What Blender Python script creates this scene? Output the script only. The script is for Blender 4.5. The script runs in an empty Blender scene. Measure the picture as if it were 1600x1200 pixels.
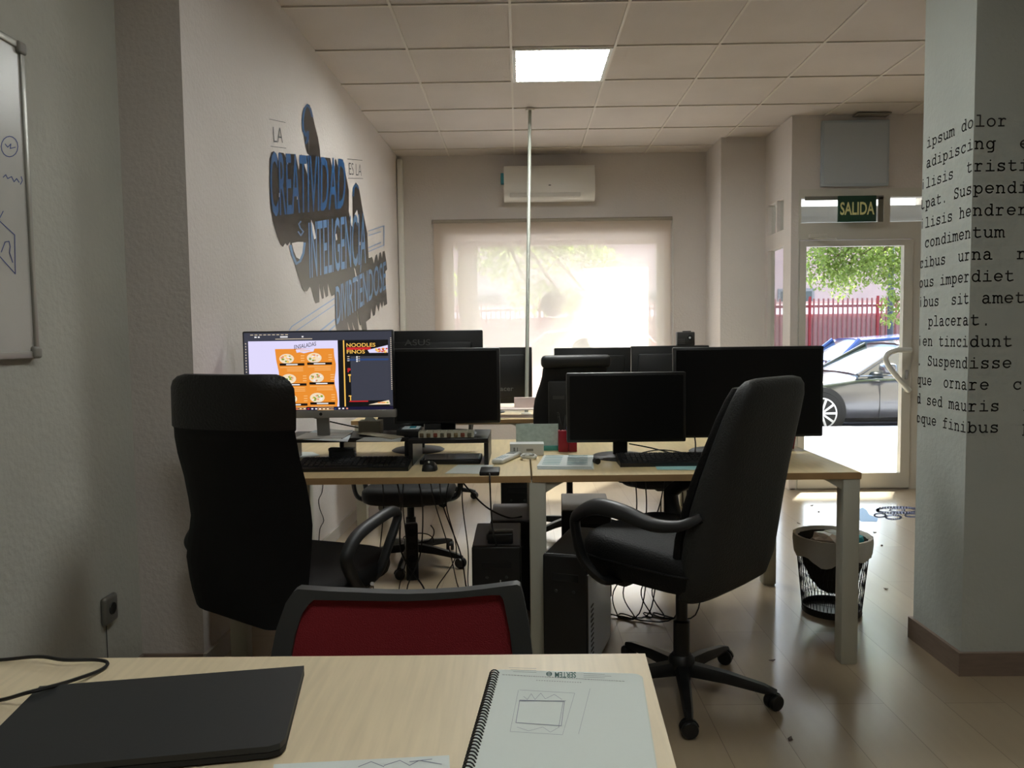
import bpy, bmesh, math, random
from mathutils import Vector, Matrix
random.seed(7)
PI = math.pi
scn = bpy.context.scene
COL = scn.collection

# ------------------------------------------------------------------ camera
F = 1200.0
H = 1.24
ROLL = 0.012
_d = Vector((12/F, 76/F, -1)).normalized()
_u = Vector((-math.sin(ROLL), math.cos(ROLL), 0)); _u = (_u - _u.dot(_d)*_d).normalized()
_r = _d.cross(_u)
RC = Matrix((_r, _d, _u))
CAM = Vector((0, 0, H))
cam_data = bpy.data.cameras.new('camera')
cam = bpy.data.objects.new('camera', cam_data)
COL.objects.link(cam)
cam_data.sensor_fit = 'HORIZONTAL'; cam_data.sensor_width = 36.0; cam_data.lens = F/1600*36.0
cam_data.clip_start = 0.02; cam_data.clip_end = 300
cam.matrix_world = Matrix.Translation(CAM) @ RC.to_4x4()
scn.camera = cam
def ray(x, y): return RC @ Vector(((x-800)/F, (600-y)/F, -1))
def aY(x, y, Y): v = ray(x, y); return CAM + v*(Y/v.y)
def aZ(x, y, Z): v = ray(x, y); return CAM + v*((Z-H)/v.z)
def aX(x, y, X): v = ray(x, y); return CAM + v*(X/v.x)

# ------------------------------------------------------------------ light
scn.view_settings.view_transform = 'Standard'; scn.view_settings.look = 'None'
scn.view_settings.gamma = 1.0; scn.view_settings.use_curve_mapping = False
scn.view_settings.exposure = 1.5
SUN_AZ, SUN_EL = math.radians(31), math.radians(49)
w = bpy.data.worlds.new('sky'); scn.world = w; w.use_nodes = True
nt = w.node_tree; bg = nt.nodes['Background']
sky = nt.nodes.new('ShaderNodeTexSky'); sky.sky_type = 'NISHITA'; sky.sun_disc = False
sky.sun_elevation = SUN_EL; sky.sun_rotation = SUN_AZ; sky.dust_density = 2.0
nt.links.new(sky.outputs[0], bg.inputs[0]); bg.inputs[1].default_value = 0.36
sd = bpy.data.lights.new('sun', 'SUN'); sd.energy = 11.0; sd.angle = 0.05; sd.color = (1, 0.95, 0.88)
sun = bpy.data.objects.new('sun', sd); COL.objects.link(sun)
sdir = Vector((math.sin(SUN_AZ)*math.cos(SUN_EL), math.cos(SUN_AZ)*math.cos(SUN_EL), math.sin(SUN_EL)))
sun.rotation_euler = sdir.to_track_quat('Z', 'Y').to_euler(); sun.location = (8, 14, 14)
PANEL_E = 23.0        # glow of the ceiling light panel's diffuser
FILL_PANEL_E = 9.3  # glow of the two unseen ceiling panels added as fill
def _cyc():
    c = scn.cycles
    c.max_bounces = 10; c.diffuse_bounces = 6; c.glossy_bounces = 4; c.transmission_bounces = 8; c.transparent_max_bounces = 16
    c.sample_clamp_indirect = 6.0; c.use_denoising = True; c.caustics_reflective = False; c.caustics_refractive = False
try: _cyc()
except Exception as e: print('cycles', e)

# ------------------------------------------------------------------ materials
def lin(c):
    o = []
    for v in c[:3]:
        v = v/255.0
        o.append(v/12.92 if v <= 0.04045 else ((v+0.055)/1.055)**2.4)
    return (*o, 1.0)
_M = {}
def mat(name, rgb, rough=0.6, metal=0.0, spec=0.5, noise=0.0, nscale=8.0, bump=0.0, bscale=60.0, coat=0.0, stretch=None):
    if name in _M: return _M[name]
    m = bpy.data.materials.new(name); m.use_nodes = True; n = m.node_tree; b = n.nodes['Principled BSDF']
    b.inputs['Base Color'].default_value = lin(rgb); b.inputs['Roughness'].default_value = rough
    b.inputs['Metallic'].default_value = metal; b.inputs['Specular IOR Level'].default_value = spec
    if coat: b.inputs['Coat Weight'].default_value = coat; b.inputs['Coat Roughness'].default_value = 0.08
    tc = n.nodes.new('ShaderNodeTexCoord'); src = tc.outputs['Object']
    if stretch:
        mp = n.nodes.new('ShaderNodeMapping'); mp.inputs['Scale'].default_value = stretch
        n.links.new(src, mp.inputs[0]); src = mp.outputs[0]
    if noise:
        t = n.nodes.new('ShaderNodeTexNoise'); t.inputs['Scale'].default_value = nscale; t.inputs['Detail'].default_value = 4
        n.links.new(src, t.inputs['Vector'])
        r = n.nodes.new('ShaderNodeValToRGB'); c = lin(rgb)
        r.color_ramp.elements[0].position = 0.3; r.color_ramp.elements[1].position = 0.7
        r.color_ramp.elements[0].color = tuple(v*(1-noise) for v in c[:3])+(1,)
        r.color_ramp.elements[1].color = tuple(min(1, v*(1+noise)) for v in c[:3])+(1,)
        n.links.new(t.outputs['Fac'], r.inputs[0]); n.links.new(r.outputs[0], b.inputs['Base Color'])
    if bump:
        t2 = n.nodes.new('ShaderNodeTexNoise'); t2.inputs['Scale'].default_value = bscale; t2.inputs['Detail'].default_value = 3
        n.links.new(src, t2.inputs['Vector'])
        bp = n.nodes.new('ShaderNodeBump'); bp.inputs['Strength'].default_value = bump; bp.inputs['Distance'].default_value = 0.01
        n.links.new(t2.outputs['Fac'], bp.inputs['Height']); n.links.new(bp.outputs[0], b.inputs['Normal'])
    _M[name] = m; return m
def emit(name, rgb, s=1.0):
    if name in _M: return _M[name]
    m = bpy.data.materials.new(name); m.use_nodes = True; n = m.node_tree; b = n.nodes['Principled BSDF']
    b.inputs['Base Color'].default_value = (0.01, 0.01, 0.01, 1); b.inputs['Roughness'].default_value = 0.3
    b.inputs['Emission Color'].default_value = lin(rgb); b.inputs['Emission Strength'].default_value = s
    _M[name] = m; return m
def glass(name, tint=(249, 252, 250), refl=1.0):
    if name in _M: return _M[name]
    m = bpy.data.materials.new(name); m.use_nodes = True; n = m.node_tree; n.nodes.clear()
    o = n.nodes.new('ShaderNodeOutputMaterial'); mx = n.nodes.new('ShaderNodeMixShader')
    t = n.nodes.new('ShaderNodeBsdfTransparent'); g = n.nodes.new('ShaderNodeBsdfGlossy'); fr = n.nodes.new('ShaderNodeLayerWeight'); pw = n.nodes.new('ShaderNodeMath'); ma = n.nodes.new('ShaderNodeMath')
    t.inputs[0].default_value = lin(tint); g.inputs['Roughness'].default_value = 0.02; fr.inputs[0].default_value = 0.5
    pw.operation = 'POWER'; pw.inputs[1].default_value = 4.0; ma.operation = 'MULTIPLY_ADD'; ma.inputs[1].default_value = 0.8*refl; ma.inputs[2].default_value = 0.03*refl
    n.links.new(fr.outputs['Facing'], pw.inputs[0]); n.links.new(pw.outputs[0], ma.inputs[0]); n.links.new(ma.outputs[0], mx.inputs[0]); n.links.new(t.outputs[0], mx.inputs[1]); n.links.new(g.outputs[0], mx.inputs[2])
    n.links.new(mx.outputs[0], o.inputs[0]); _M[name] = m; return m
def leafmat(name, rgb, trans=0.5, see=0.0, tr_rgb=None, vary=0.0):
    if name in _M: return _M[name]
    m = bpy.data.materials.new(name); m.use_nodes = True; n = m.node_tree; n.nodes.clear()
    o = n.nodes.new('ShaderNodeOutputMaterial'); mx = n.nodes.new('ShaderNodeMixShader')
    d = n.nodes.new('ShaderNodeBsdfDiffuse'); t = n.nodes.new('ShaderNodeBsdfTranslucent')
    d.inputs[0].default_value = lin(rgb); t.inputs[0].default_value = lin(tr_rgb or rgb); mx.inputs[0].default_value = trans
    if vary:
        tc = n.nodes.new('ShaderNodeTexCoord'); tx = n.nodes.new('ShaderNodeTexNoise'); tx.inputs['Scale'].default_value = 3.0
        n.links.new(tc.outputs['Object'], tx.inputs['Vector'])
        for nd, c in ((d, rgb), (t, tr_rgb or rgb)):
            r = n.nodes.new('ShaderNodeValToRGB'); c = lin(c)
            r.color_ramp.elements[0].position = 0.35; r.color_ramp.elements[1].position = 0.65
            r.color_ramp.elements[0].color = tuple(v*(1-vary) for v in c[:3])+(1,)
            r.color_ramp.elements[1].color = tuple(min(1, v*(1+vary)) for v in c[:3])+(1,)
            n.links.new(tx.outputs['Fac'], r.inputs[0]); n.links.new(r.outputs[0], nd.inputs[0])
    n.links.new(d.outputs[0], mx.inputs[1]); n.links.new(t.outputs[0], mx.inputs[2]); out = mx
    if see:
        tp = n.nodes.new('ShaderNodeBsdfTransparent'); m2 = n.nodes.new('ShaderNodeMixShader'); m2.inputs[0].default_value = see
        n.links.new(mx.outputs[0], m2.inputs[1]); n.links.new(tp.outputs[0], m2.inputs[2]); out = m2
    n.links.new(out.outputs[0], o.inputs[0]); _M[name] = m; return m

WALL = mat('wall_paint', (206, 200, 195), 0.75, spec=0.3, noise=0.03, nscale=2.5, bump=0.25, bscale=55)
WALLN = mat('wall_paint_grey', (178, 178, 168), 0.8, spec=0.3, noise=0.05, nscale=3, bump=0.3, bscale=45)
PILL = mat('pillar_paint', (186, 192, 186), 0.8, spec=0.3, noise=0.03, nscale=3, bump=0.2, bscale=50)
CEIL = mat('ceiling_tile', (200, 193, 187), 0.9, spec=0.2, noise=0.05, nscale=2.2, bump=0.15, bscale=150)
TBAR = mat('ceiling_bar', (206, 200, 190), 0.5)
GROOVE = mat('ceiling_groove', (120, 113, 105), 0.9)
FRAMEW = mat('white_aluminium', (196, 194, 184), 0.45)
SKIRT = mat('skirting_wood', (132, 116, 104), 0.5, noise=0.08, nscale=14, stretch=(1, 1, 6))
DESKW = mat('desk_maple', (206, 186, 142), 0.42, spec=0.4, noise=0.07, nscale=5, stretch=(14, 1.2, 1))
DESKF = mat('foreground_desk_birch', (218, 201, 168), 0.4, spec=0.4, noise=0.06, nscale=4, stretch=(22, 1.4, 1))
EDGEW = mat('desk_edge', (176, 142, 98), 0.5, noise=0.08, nscale=10)
LEGM = mat('desk_leg_cream', (182, 182, 168), 0.45)
BLK = mat('black_plastic', (18, 19, 19), 0.42)
BLK2 = mat('black_matte', (14, 15, 15), 0.7)
SCR = mat('dark_screen', (9, 10, 10), 0.33, spec=0.3)
MESHB = mat('black_mesh_fabric', (7, 7, 7), 0.62, spec=0.25, bump=0.4, bscale=500)
LEATH = mat('charcoal_leather', (42, 44, 43), 0.55, spec=0.35, bump=0.35, bscale=160)
LEATHD = mat('black_leather_side', (10, 11, 11), 0.6, spec=0.25, bump=0.3, bscale=160)
GREYP = mat('grey_frame_plastic', (52, 55, 56), 0.5)
RED = mat('red_mesh', (128, 22, 32), 0.8, bump=0.4, bscale=420)
SILV = mat('silver_plastic', (150, 148, 142), 0.4, metal=0.3)
CHROME = mat('chrome', (190, 190, 190), 0.2, metal=1.0)
TOWERG = mat('grey_case_side', (205, 212, 222), 0.45, metal=0.2)
TOWERT = mat('case_top_grey', (98, 94, 96), 0.5)
WHITE = mat('white_plastic', (205, 208, 204), 0.4)
PAPER = mat('white_paper', (214, 220, 216), 0.8, noise=0.02, nscale=20)
PAPER2 = mat('cool_paper', (196, 208, 212), 0.8)
TEALP = mat('teal_paper', (150, 196, 196), 0.8)
REDP = mat('red_plastic', (150, 22, 42), 0.4)
INK = mat('ink_grey', (70, 70, 66), 0.85)
PENCIL = mat('pencil', (128, 132, 148), 0.9)
BLUEINK = mat('blue_marker', (40, 62, 130), 0.6)
VINB = mat('vinyl_blue', (34, 88, 140), 0.32, spec=0.55)
VINL = mat('vinyl_pale_blue', (130, 158, 196), 0.35)
VIND = mat('vinyl_dark_brown', (38, 34, 31), 0.3, spec=0.5)
CABLE = mat('black_cable', (12, 12, 12), 0.5)
GLASS = glass('window_glass')
PILLINK = mat('pillar_lettering', (62, 62, 60), 0.8)

# ------------------------------------------------------------------ geometry helpers
def smooth(pts, n=6):
    P = [Vector(p) for p in pts]; out = []
    for i in range(len(P)-1):
        p0 = P[max(i-1, 0)]; p1 = P[i]; p2 = P[i+1]; p3 = P[min(i+2, len(P)-1)]
        for k in range(n):
            t = k/n
            out.append(0.5*((2*p1)+(p2-p0)*t+(2*p0-5*p1+4*p2-p3)*t*t+(3*p1-p0-3*p2+p3)*t**3))
    out.append(P[-1]); return out
class MB:
    def __init__(s): s.v = []; s.f = []; s.m = []; s.mi = 0
    def add(s, vs, fs):
        o = len(s.v); s.v += [Vector(v) for v in vs]
        for f in fs: s.f.append([i+o for i in f]); s.m.append(s.mi)
        return s
    def box(s, a, b, M=None):
        x0, y0, z0 = a; x1, y1, z1 = b
        vs = [Vector(p) for p in ((x0,y0,z0),(x1,y0,z0),(x1,y1,z0),(x0,y1,z0),(x0,y0,z1),(x1,y0,z1),(x1,y1,z1),(x0,y1,z1))]
        if M: vs = [M @ v for v in vs]
        return s.add(vs, [(0,3,2,1),(4,5,6,7),(0,1,5,4),(1,2,6,5),(2,3,7,6),(3,0,4,7)])
    def quad(s, *p): return s.add(p, [tuple(range(len(p)))])
    def rbox(s, a, b, r=0.01, seg=3, M=None):
        bm = bmesh.new(); bmesh.ops.create_cube(bm, size=1)
        for v in bm.verts:
            v.co = Vector([(a[i]+b[i])/2+v.co[i]*(b[i]-a[i]) for i in range(3)])
        r = min(r, *(abs(b[i]-a[i])*0.49 for i in range(3)))
        bmesh.ops.bevel(bm, geom=bm.edges[:]+bm.verts[:], offset=r, segments=seg, affect='EDGES', profile=0.5)
        bm.verts.index_update()
        vs = [(M @ v.co) if M else v.co.copy() for v in bm.verts]; fs = [[v.index for v in f.verts] for f in bm.faces]
        bm.free(); return s.add(vs, fs)
    def tube(s, pts, r, n=8, cap=True, sm=0, flat=1.0):
        P = smooth(pts, sm) if sm else [Vector(p) for p in pts]
        R = r if isinstance(r, (list, tuple)) else None
        vs = []; fs = []; up = None
        for i, p in enumerate(P):
            t = (P[min(i+1, len(P)-1)]-P[max(i-1, 0)]); t = t.normalized() if t.length > 1e-9 else Vector((0,0,1))
            if up is None:
                up = Vector((0,0,1)) if abs(t.z) < 0.9 else Vector((0,1,0))
            up = (up - up.dot(t)*t); up = up.normalized() if up.length > 1e-6 else Vector((1,0,0))
            sd_ = t.cross(up)
            if R: q = i/(len(P)-1)*(len(R)-1); k = min(int(q), len(R)-2); rr = R[k]+(R[k+1]-R[k])*(q-k)
            else: rr = r
            for j in range(n):
                a = 2*PI*j/n; vs.append(p+sd_*math.cos(a)*rr+up*math.sin(a)*rr*flat)
        for i in range(len(P)-1):
            for j in range(n):
                a = i*n+j; b = i*n+(j+1) % n; fs.append((a, b, b+n, a+n))
        if cap: fs.append(tuple(range(n-1, -1, -1))); fs.append(tuple((len(P)-1)*n+j for j in range(n)))
        return s.add(vs, fs)
    def lathe(s, prof, n=24, c=(0,0,0), M=None, cap=True):
        vs = []; fs = []
        for r, z in prof:
            for j in range(n):
                a = 2*PI*j/n; v = Vector((c[0]+r*math.cos(a), c[1]+r*math.sin(a), c[2]+z)); vs.append(M @ v if M else v)
        for i in range(len(prof)-1):
            for j in range(n):
                a = i*n+j; b = i*n+(j+1) % n; fs.append((a, b, b+n, a+n))
        if cap: fs.append(tuple(range(n-1, -1, -1))); fs.append(tuple((len(prof)-1)*n+j for j in range(n)))
        return s.add(vs, fs)
    def prism(s, front, back):
        n = len(front)
        return s.add(list(front)+list(back), [tuple(range(n)), tuple(range(2*n-1, n-1, -1))]+[(i, i+n, (i+1) % n+n, (i+1) % n) for i in range(n)])
    def loft(s, rings, closed=True, cap=True):
        n = len(rings[0]); vs = [v for r in rings for v in r]; fs = []
        for i in range(len(rings)-1):
            for j in range(n if closed else n-1):
                a = i*n+j; b = i*n+(j+1) % n; fs.append((a, b, b+n, a+n))
        if cap and closed: fs.append(tuple(range(n-1, -1, -1))); fs.append(tuple((len(rings)-1)*n+j for j in range(n)))
        return s.add(vs, fs)
    def strip(s, pts, w, fn):      # flat stroke in 2-D, fn maps (x, y) to 3-D
        for i in range(len(pts)-1):
            a = Vector(pts[i]); b = Vector(pts[i+1]); d = b-a
            if d.length < 1e-9: continue
            d.normalize(); n = Vector((-d.y, d.x))*w/2; e = d*w*0.3
            a2, b2 = a-e, b+e; k = max(1, int((b2-a2).length/(w*3)))
            for q in range(k):
                p = a2.lerp(b2, q/k); r = a2.lerp(b2, (q+1)/k)
                s.quad(fn(*(p+n)), fn(*(p-n)), fn(*(r-n)), fn(*(r+n)))
        return s
    def build(s, name, m=None, parent=None, ang=40, kind=None, loc=None, rec=True):
        me = bpy.data.meshes.new(name); me.from_pydata([tuple(v) for v in s.v], [], s.f)
        for mm in (m if isinstance(m, (list, tuple)) else [m]): me.materials.append(mm)
        for p, mi in zip(me.polygons, s.m): p.material_index = mi
        if rec:
            bm = bmesh.new(); bm.from_mesh(me); bmesh.ops.recalc_face_normals(bm, faces=bm.faces[:]); bm.to_mesh(me); bm.free()
        for p in me.polygons: p.use_smooth = True
        try: me.set_sharp_from_angle(angle=math.radians(ang))
        except Exception: pass
        o = bpy.data.objects.new(name, me); COL.objects.link(o)
        if parent: o.parent = parent
        if loc: o.location = loc
        if kind: o['kind'] = kind
        return o
def thing(name, label, cat, loc=(0,0,0), rz=0, group=None):
    o = bpy.data.objects.new(name, None); COL.objects.link(o); o.empty_display_size = 0.1
    o.location = loc; o.rotation_euler = (0,0,rz); o['label'] = label; o['category'] = cat
    if group: o['group'] = group
    return o
def tag(o, label, cat, group=None, kind=None):
    o['label'] = label; o['category'] = cat
    if group: o['group'] = group
    if kind: o['kind'] = kind
    return o
def struct(name, mb, m, ang=30): return mb.build(name, m, kind='structure', ang=ang)
def dup(root, loc, rz, label, group=None):
    def cp(o, par):
        c = o.copy(); COL.objects.link(c); c.parent = par
        for ch in o.children: cp(ch, c)
        return c
    r = cp(root, None); r.location = loc; r.rotation_euler = (0,0,rz); r['label'] = label
    if group: r['group'] = group
    return r
_T = {}
def text_geo(s, bold=0.0):
    """outline of a text, scaled to the unit square"""
    k = (s, bold)
    if k in _T: return _T[k]
    cu = bpy.data.curves.new('lettering', 'FONT'); cu.body = s; cu.resolution_u = 3; cu.offset = bold
    o = bpy.data.objects.new('lettering', cu); COL.objects.link(o); bpy.context.view_layer.update()
    dg = bpy.context.evaluated_depsgraph_get(); me = bpy.data.meshes.new_from_object(o.evaluated_get(dg))
    vs = [(v.co.x, v.co.y) for v in me.vertices]; fs = [tuple(p.vertices) for p in me.polygons]
    bpy.data.objects.remove(o); bpy.data.curves.remove(cu); bpy.data.meshes.remove(me)
    x0 = min(v[0] for v in vs); x1 = max(v[0] for v in vs); y0 = min(v[1] for v in vs); y1 = max(v[1] for v in vs)
    vs = [((x-x0)/(x1-x0), (y-y0)/(y1-y0)) for x, y in vs]
    _T[k] = (vs, fs, (x1-x0)/(y1-y0)); return _T[k]
def put_text(mb, s, fn, x0, y0, x1, y1, bold=0.0):      # (x0,y0) lower left, (x1,y1) upper right in fn's plane
    vs, fs, _ = text_geo(s, bold)
    mb.add([fn(x0+(x1-x0)*u, y0+(y1-y0)*v) for u, v in vs], fs)
def arc(cx, cy, rx, ry, a0, a1, n=10):
    return [(cx+rx*math.cos(math.radians(a0+(a1-a0)*i/n)), cy+ry*math.sin(math.radians(a0+(a1-a0)*i/n))) for i in range(n+1)]

# ================================================================== ROOM
CZ = 2.88
YB = 7.13           # back wall
YD = 6.0            # door wall
XR = 3.75; YN = -2.6; XL = -1.42; YC = 2.78
def wlx(y): return -1.19 + (y-2.7)*0.0205     # surface of the far left wall
# floor
def floor_mat():
    m = bpy.data.materials.new('laminate_floor'); m.use_nodes = True; n = m.node_tree; b = n.nodes['Principled BSDF']
    tc = n.nodes.new('ShaderNodeTexCoord'); mp = n.nodes.new('ShaderNodeMapping'); mp.inputs['Rotation'].default_value = (0,0,PI/2)
    br = n.nodes.new('ShaderNodeTexBrick'); br.inputs['Scale'].default_value = 1.0
    br.inputs['Brick Width'].default_value = 1.25; br.inputs['Row Height'].default_value = 0.2
    br.inputs['Mortar Size'].default_value = 0.0012; br.inputs['Mortar Smooth'].default_value = 0.0
    br.inputs['Color1'].default_value = lin((172, 155, 128)); br.inputs['Color2'].default_value = lin((160, 143, 117)); br.inputs['Mortar'].default_value = lin((120, 104, 82))
    n.links.new(tc.outputs['Object'], mp.inputs[0]); n.links.new(mp.outputs[0], br.inputs['Vector'])
    mp2 = n.nodes.new('ShaderNodeMapping'); mp2.inputs['Scale'].default_value = (14, 1.2, 1); n.links.new(tc.outputs['Object'], mp2.inputs[0])
    tx = n.nodes.new('ShaderNodeTexNoise'); tx.inputs['Scale'].default_value = 2.5; tx.inputs['Detail'].default_value = 6; n.links.new(mp2.outputs[0], tx.inputs['Vector'])
    mx = n.nodes.new('ShaderNodeMix'); mx.data_type = 'RGBA'; mx.blend_type = 'MULTIPLY'; mx.inputs[0].default_value = 0.35
    n.links.new(br.outputs['Color'], mx.inputs[6]); n.links.new(tx.outputs['Color'], mx.inputs[7])
    rr = n.nodes.new('ShaderNodeValToRGB'); rr.color_ramp.elements[0].color = (0.6,0.6,0.6,1); rr.color_ramp.elements[1].color = (1,1,1,1)
    n.links.new(tx.outputs['Fac'], rr.inputs[0]); n.links.new(rr.outputs[0], mx.inputs[7])
    n.links.new(mx.outputs[2], b.inputs['Base Color'])
    b.inputs['Coat Weight'].default_value = 0.6; b.inputs['Coat Roughness'].default_value = 0.16; b.inputs['Roughness'].default_value = 0.3; b.inputs['Specular IOR Level'].default_value = 0.95
    return m
struct('floor', MB().box((-1.6, YN, -0.1), (XR, YB+0.15, 0)), floor_mat())
# ceiling with a grid of tiles
struct('ceiling', MB().box((-1.6, YN-0.1, CZ+0.006), (XR+0.1, YB+0.2, CZ+0.2)), CEIL)
TX0, TP, TY0, TQ = -0.03, 0.595, 5.10, 0.59
g = MB()
for i in range(-3, 8):
    x = TX0+TP*i
    if x < XR: g.box((x-0.007, YN, CZ-0.001), (x+0.007, YB, CZ+0.006))
for j in range(-14, 5):
    y = TY0+TQ*j
    if YN < y < YB: g.box((-1.6, y-0.007, CZ-0.0012), (XR, y+0.007, CZ+0.006))
struct('trim_1', g, TBAR)
g = MB()
for j in range(-14, 5):
    y = TY0+TQ*j
    if YN < y < YB: g.box((-1.6, y+0.007, CZ+0.001), (XR, y+0.0105, CZ+0.006))
struct('trim_2', g, GROOVE)
# left walls
wl = MB(); wl.prism([(wlx(YC), YC, 0), (wlx(YB), YB+0.15, 0), (-1.8, YB+0.15, 0), (-1.8, YC, 0)], [(wlx(YC), YC, CZ+0.01), (wlx(YB), YB+0.15, CZ+0.01), (-1.8, YB+0.15, CZ+0.01), (-1.8, YC, CZ+0.01)])
struct('wall_left', wl, WALL)
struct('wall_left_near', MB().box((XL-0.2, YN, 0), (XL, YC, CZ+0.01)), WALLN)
struct('wall_behind', MB().box((-1.62, YN-0.15, 0), (XR+0.1, YN, CZ+0.01)), WALL)
struct('wall_right', MB().box((XR, YN, 0), (XR+0.12, YD+0.1, CZ+0.01)), WALL)
struct('baseboard_left', MB().prism([(wlx(YC)+0.0, YC-0.012, 0), (wlx(YC)+0.014, YC-0.012, 0), (wlx(YB)+0.014, YB, 0), (wlx(YB), YB, 0)], [(wlx(YC)+0.0, YC-0.012, 0.075), (wlx(YC)+0.014, YC-0.012, 0.075), (wlx(YB)+0.014, YB, 0.075), (wlx(YB), YB, 0.075)]), mat('skirting_pale', (176, 170, 162), 0.6))
struct('baseboard_left_near', MB().box((XL, YC-0.012, 0), (wlx(YC), YC, 0.075)).box((XL, YN, 0), (XL+0.012, YC-0.012, 0.075)), SKIRT)
# back wall with window opening
WX0, WX1, WZ0, WZ1 = -0.66, 1.33, 0.55, 2.12
XBR = 1.72
b = MB()
for (x0, x1, z0, z1) in ((-1.3, WX0, 0, CZ+.01), (WX1, XBR, 0, CZ+.01), (WX0, WX1, 0, WZ0), (WX0, WX1, WZ1, CZ+.01)):
    b.box((x0, YB, z0), (x1, YB+0.13, z1))
struct('wall_back', b, WALL)
struct('baseboard_back', MB().box((-1.1, YB-0.012, 0), (XBR, YB, 0.075)), SKIRT)
# projecting masonry block between window and door recess, and the door wall
YF = 6.62
XS = 2.10
struct('wall_back_pier', MB().box((XBR, YF, 0), (XS+0.06, YB+0.22, CZ+.01)), WALL)
# side wall of entrance (window strip between pier and door wall)
SZ = [(0.0, 0.42), (0.42, 1.93), (1.93, 2.02), (2.02, 2.32), (2.32, CZ+.01)]
b = MB()
b.box((XS, YD+0.13, 0), (XS+0.06, YF, 0.12)); b.box((XS, YD+0.13, 1.92), (XS+0.06, YF, 2.05)); b.box((XS, YD+0.13, 2.30), (XS+0.06, YF, CZ+.01))
b.box((XS, YD+0.13, 0.12), (XS+0.06, YD+0.17, 1.92)); b.box((XS, YF-0.07, 0.12), (XS+0.06, YF, 1.92))
b.box((XS, YD+0.13, 2.05), (XS+0.06, YD+0.17, 2.30)); b.box((XS, YF-0.07, 2.05), (XS+0.06, YF, 2.30)); b.box((XS, YD+0.33, 2.05), (XS+0.06, YD+0.36, 2.30))
struct('wall_entrance_side', b, WALL)
wn = struct('window_2', MB().box((XS+0.025, YD+0.17, 0.12), (XS+0.032, YF-0.07, 1.92)).box((XS+0.025, YD+0.17, 2.05), (XS+0.032, YF-0.07, 2.30)), GLASS)
# door wall: masonry above, white aluminium frame
D0, D1 = aY(1246, 375, YD), aY(1425, 372, YD)
DX0, DX1 = 2.165, 3.035
DZ = 1.945; TZ0, TZ1 = 2.075, 2.262
b = MB()
b.box((XS+0.055, YD, 2.33), (XR, YD+0.10, CZ+.01))
b.box((XS, YD, 0), (XS+0.055, YD+0.13, CZ+.01))
b.box((3.5, YD, 0), (XR, YD+0.10, CZ+.01))
struct('wall_door', b, WALL)
b = MB()
b.box((XS+0.055, YD-0.005, 2.262), (3.5, YD+0.06, 2.33)); b.box((XS+0.055, YD-0.005, DZ), (3.5, YD+0.06, TZ0))
b.box((XS+0.055, YD-0.005, TZ0), (XS+0.075, YD+0.06, 2.262)); b.box((2.805, YD-0.005, TZ0), (2.855, YD+0.06, 2.262)); b.box((3.40, YD-0.005, TZ0), (3.5, YD+0.06, 2.262))
b.box((XS+0.055, YD-0.005, 0), (DX0-0.004, YD+0.06, DZ)); b.box((DX1+0.004, YD-0.005, 0), (DX1+0.09, YD+0.06, DZ)); b.box((3.42, YD-0.005, 0), (3.5, YD+0.06, DZ))
b.box((DX1+0.09, YD, 0), (3.42, YD+0.06, 0.12))
fr = struct('trim_3', b, FRAMEW)
struct('window_3', MB().box((XS+0.07, YD+0.025, TZ0), (2.81, YD+0.032, 2.262)).box((2.85, YD+0.025, TZ0), (3.42, YD+0.032, 2.262)).box((DX1+0.09, YD+0.025, 0.12), (3.42, YD+0.032, DZ)), GLASS)
# darker grey sliding sash line of the transom
struct('trim_4', MB().box((2.20, YD-0.012, TZ1-0.018), (2.80, YD-0.005, TZ1+0.012)).box((2.76, YD-0.012, TZ0), (2.80, YD-0.005, TZ1)), mat('sash_grey_metal', (120, 120, 110), 0.5))
# glazed door
dr = MB()
gx0, gx1, gz0, gz1 = 2.215, 2.965, 0.13, 1.893
dr.box((DX0, YD-0.012, 0.012), (gx0, YD+0.04, DZ-0.006)); dr.box((gx1, YD-0.012, 0.012), (DX1, YD+0.04, DZ-0.006))
dr.box((gx0, YD-0.012, 0.012), (gx1, YD+0.04, gz0)); dr.box((gx0, YD-0.012, gz1), (gx1, YD+0.04, DZ-0.006))
door = struct('door_1', dr, FRAMEW)
MB().box((gx0, YD+0.01, gz0), (gx1, YD+0.016, gz1)).build('pane', GLASS, door)
HP = [aY(x, y, YD-0.07) for x, y in ((1424, 547), (1405, 547), (1395, 549), (1387, 553), (1384, 561), (1387, 569), (1392, 577), (1406, 594), (1421, 611))]
h = MB(); h.tube(HP, 0.02, 10, sm=5)
h.tube([HP[0], HP[0]+Vector((0, 0.06, 0))], 0.012); h.tube([HP[-1], HP[-1]+Vector((0, 0.06, 0))], 0.012)
h.build('door_handle', WHITE, door)
MB().rbox((2.985, YD-0.02, 0.86), (3.01, YD-0.012, 0.93), 0.004).build('lock', CHROME, door)
c = MB(); c.rbox((2.23, YD-0.05, 1.955), (2.36, YD-0.005, 1.985), 0.006); c.tube([(2.26, YD-0.04, 1.95), (2.40, YD-0.09, 1.945), (2.44, YD-0.02, 1.945)], 0.006)
c.build('door_closer', FRAMEW, door)
# boxed blue-grey panel above the transom
p0, p1 = aY(1282, 192, YD), aY(1384, 292, YD)
pn = MB().rbox((p0.x, YD-0.03, 2.345), (p1.x+0.01, YD-0.001, 2.84), 0.006)
o = pn.build('wall_panel', mat('panel_blue_grey', (168, 178, 186), 0.5)); tag(o, 'flat blue-grey square panel fixed high above the entrance door', 'panel')
MB().box((p0.x+0.02, YD-0.034, 2.365), (p1.x-0.01, YD-0.0295, 2.82)).build('panel_face', mat('panel_face_grey', (176, 184, 190), 0.35), o)
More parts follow.
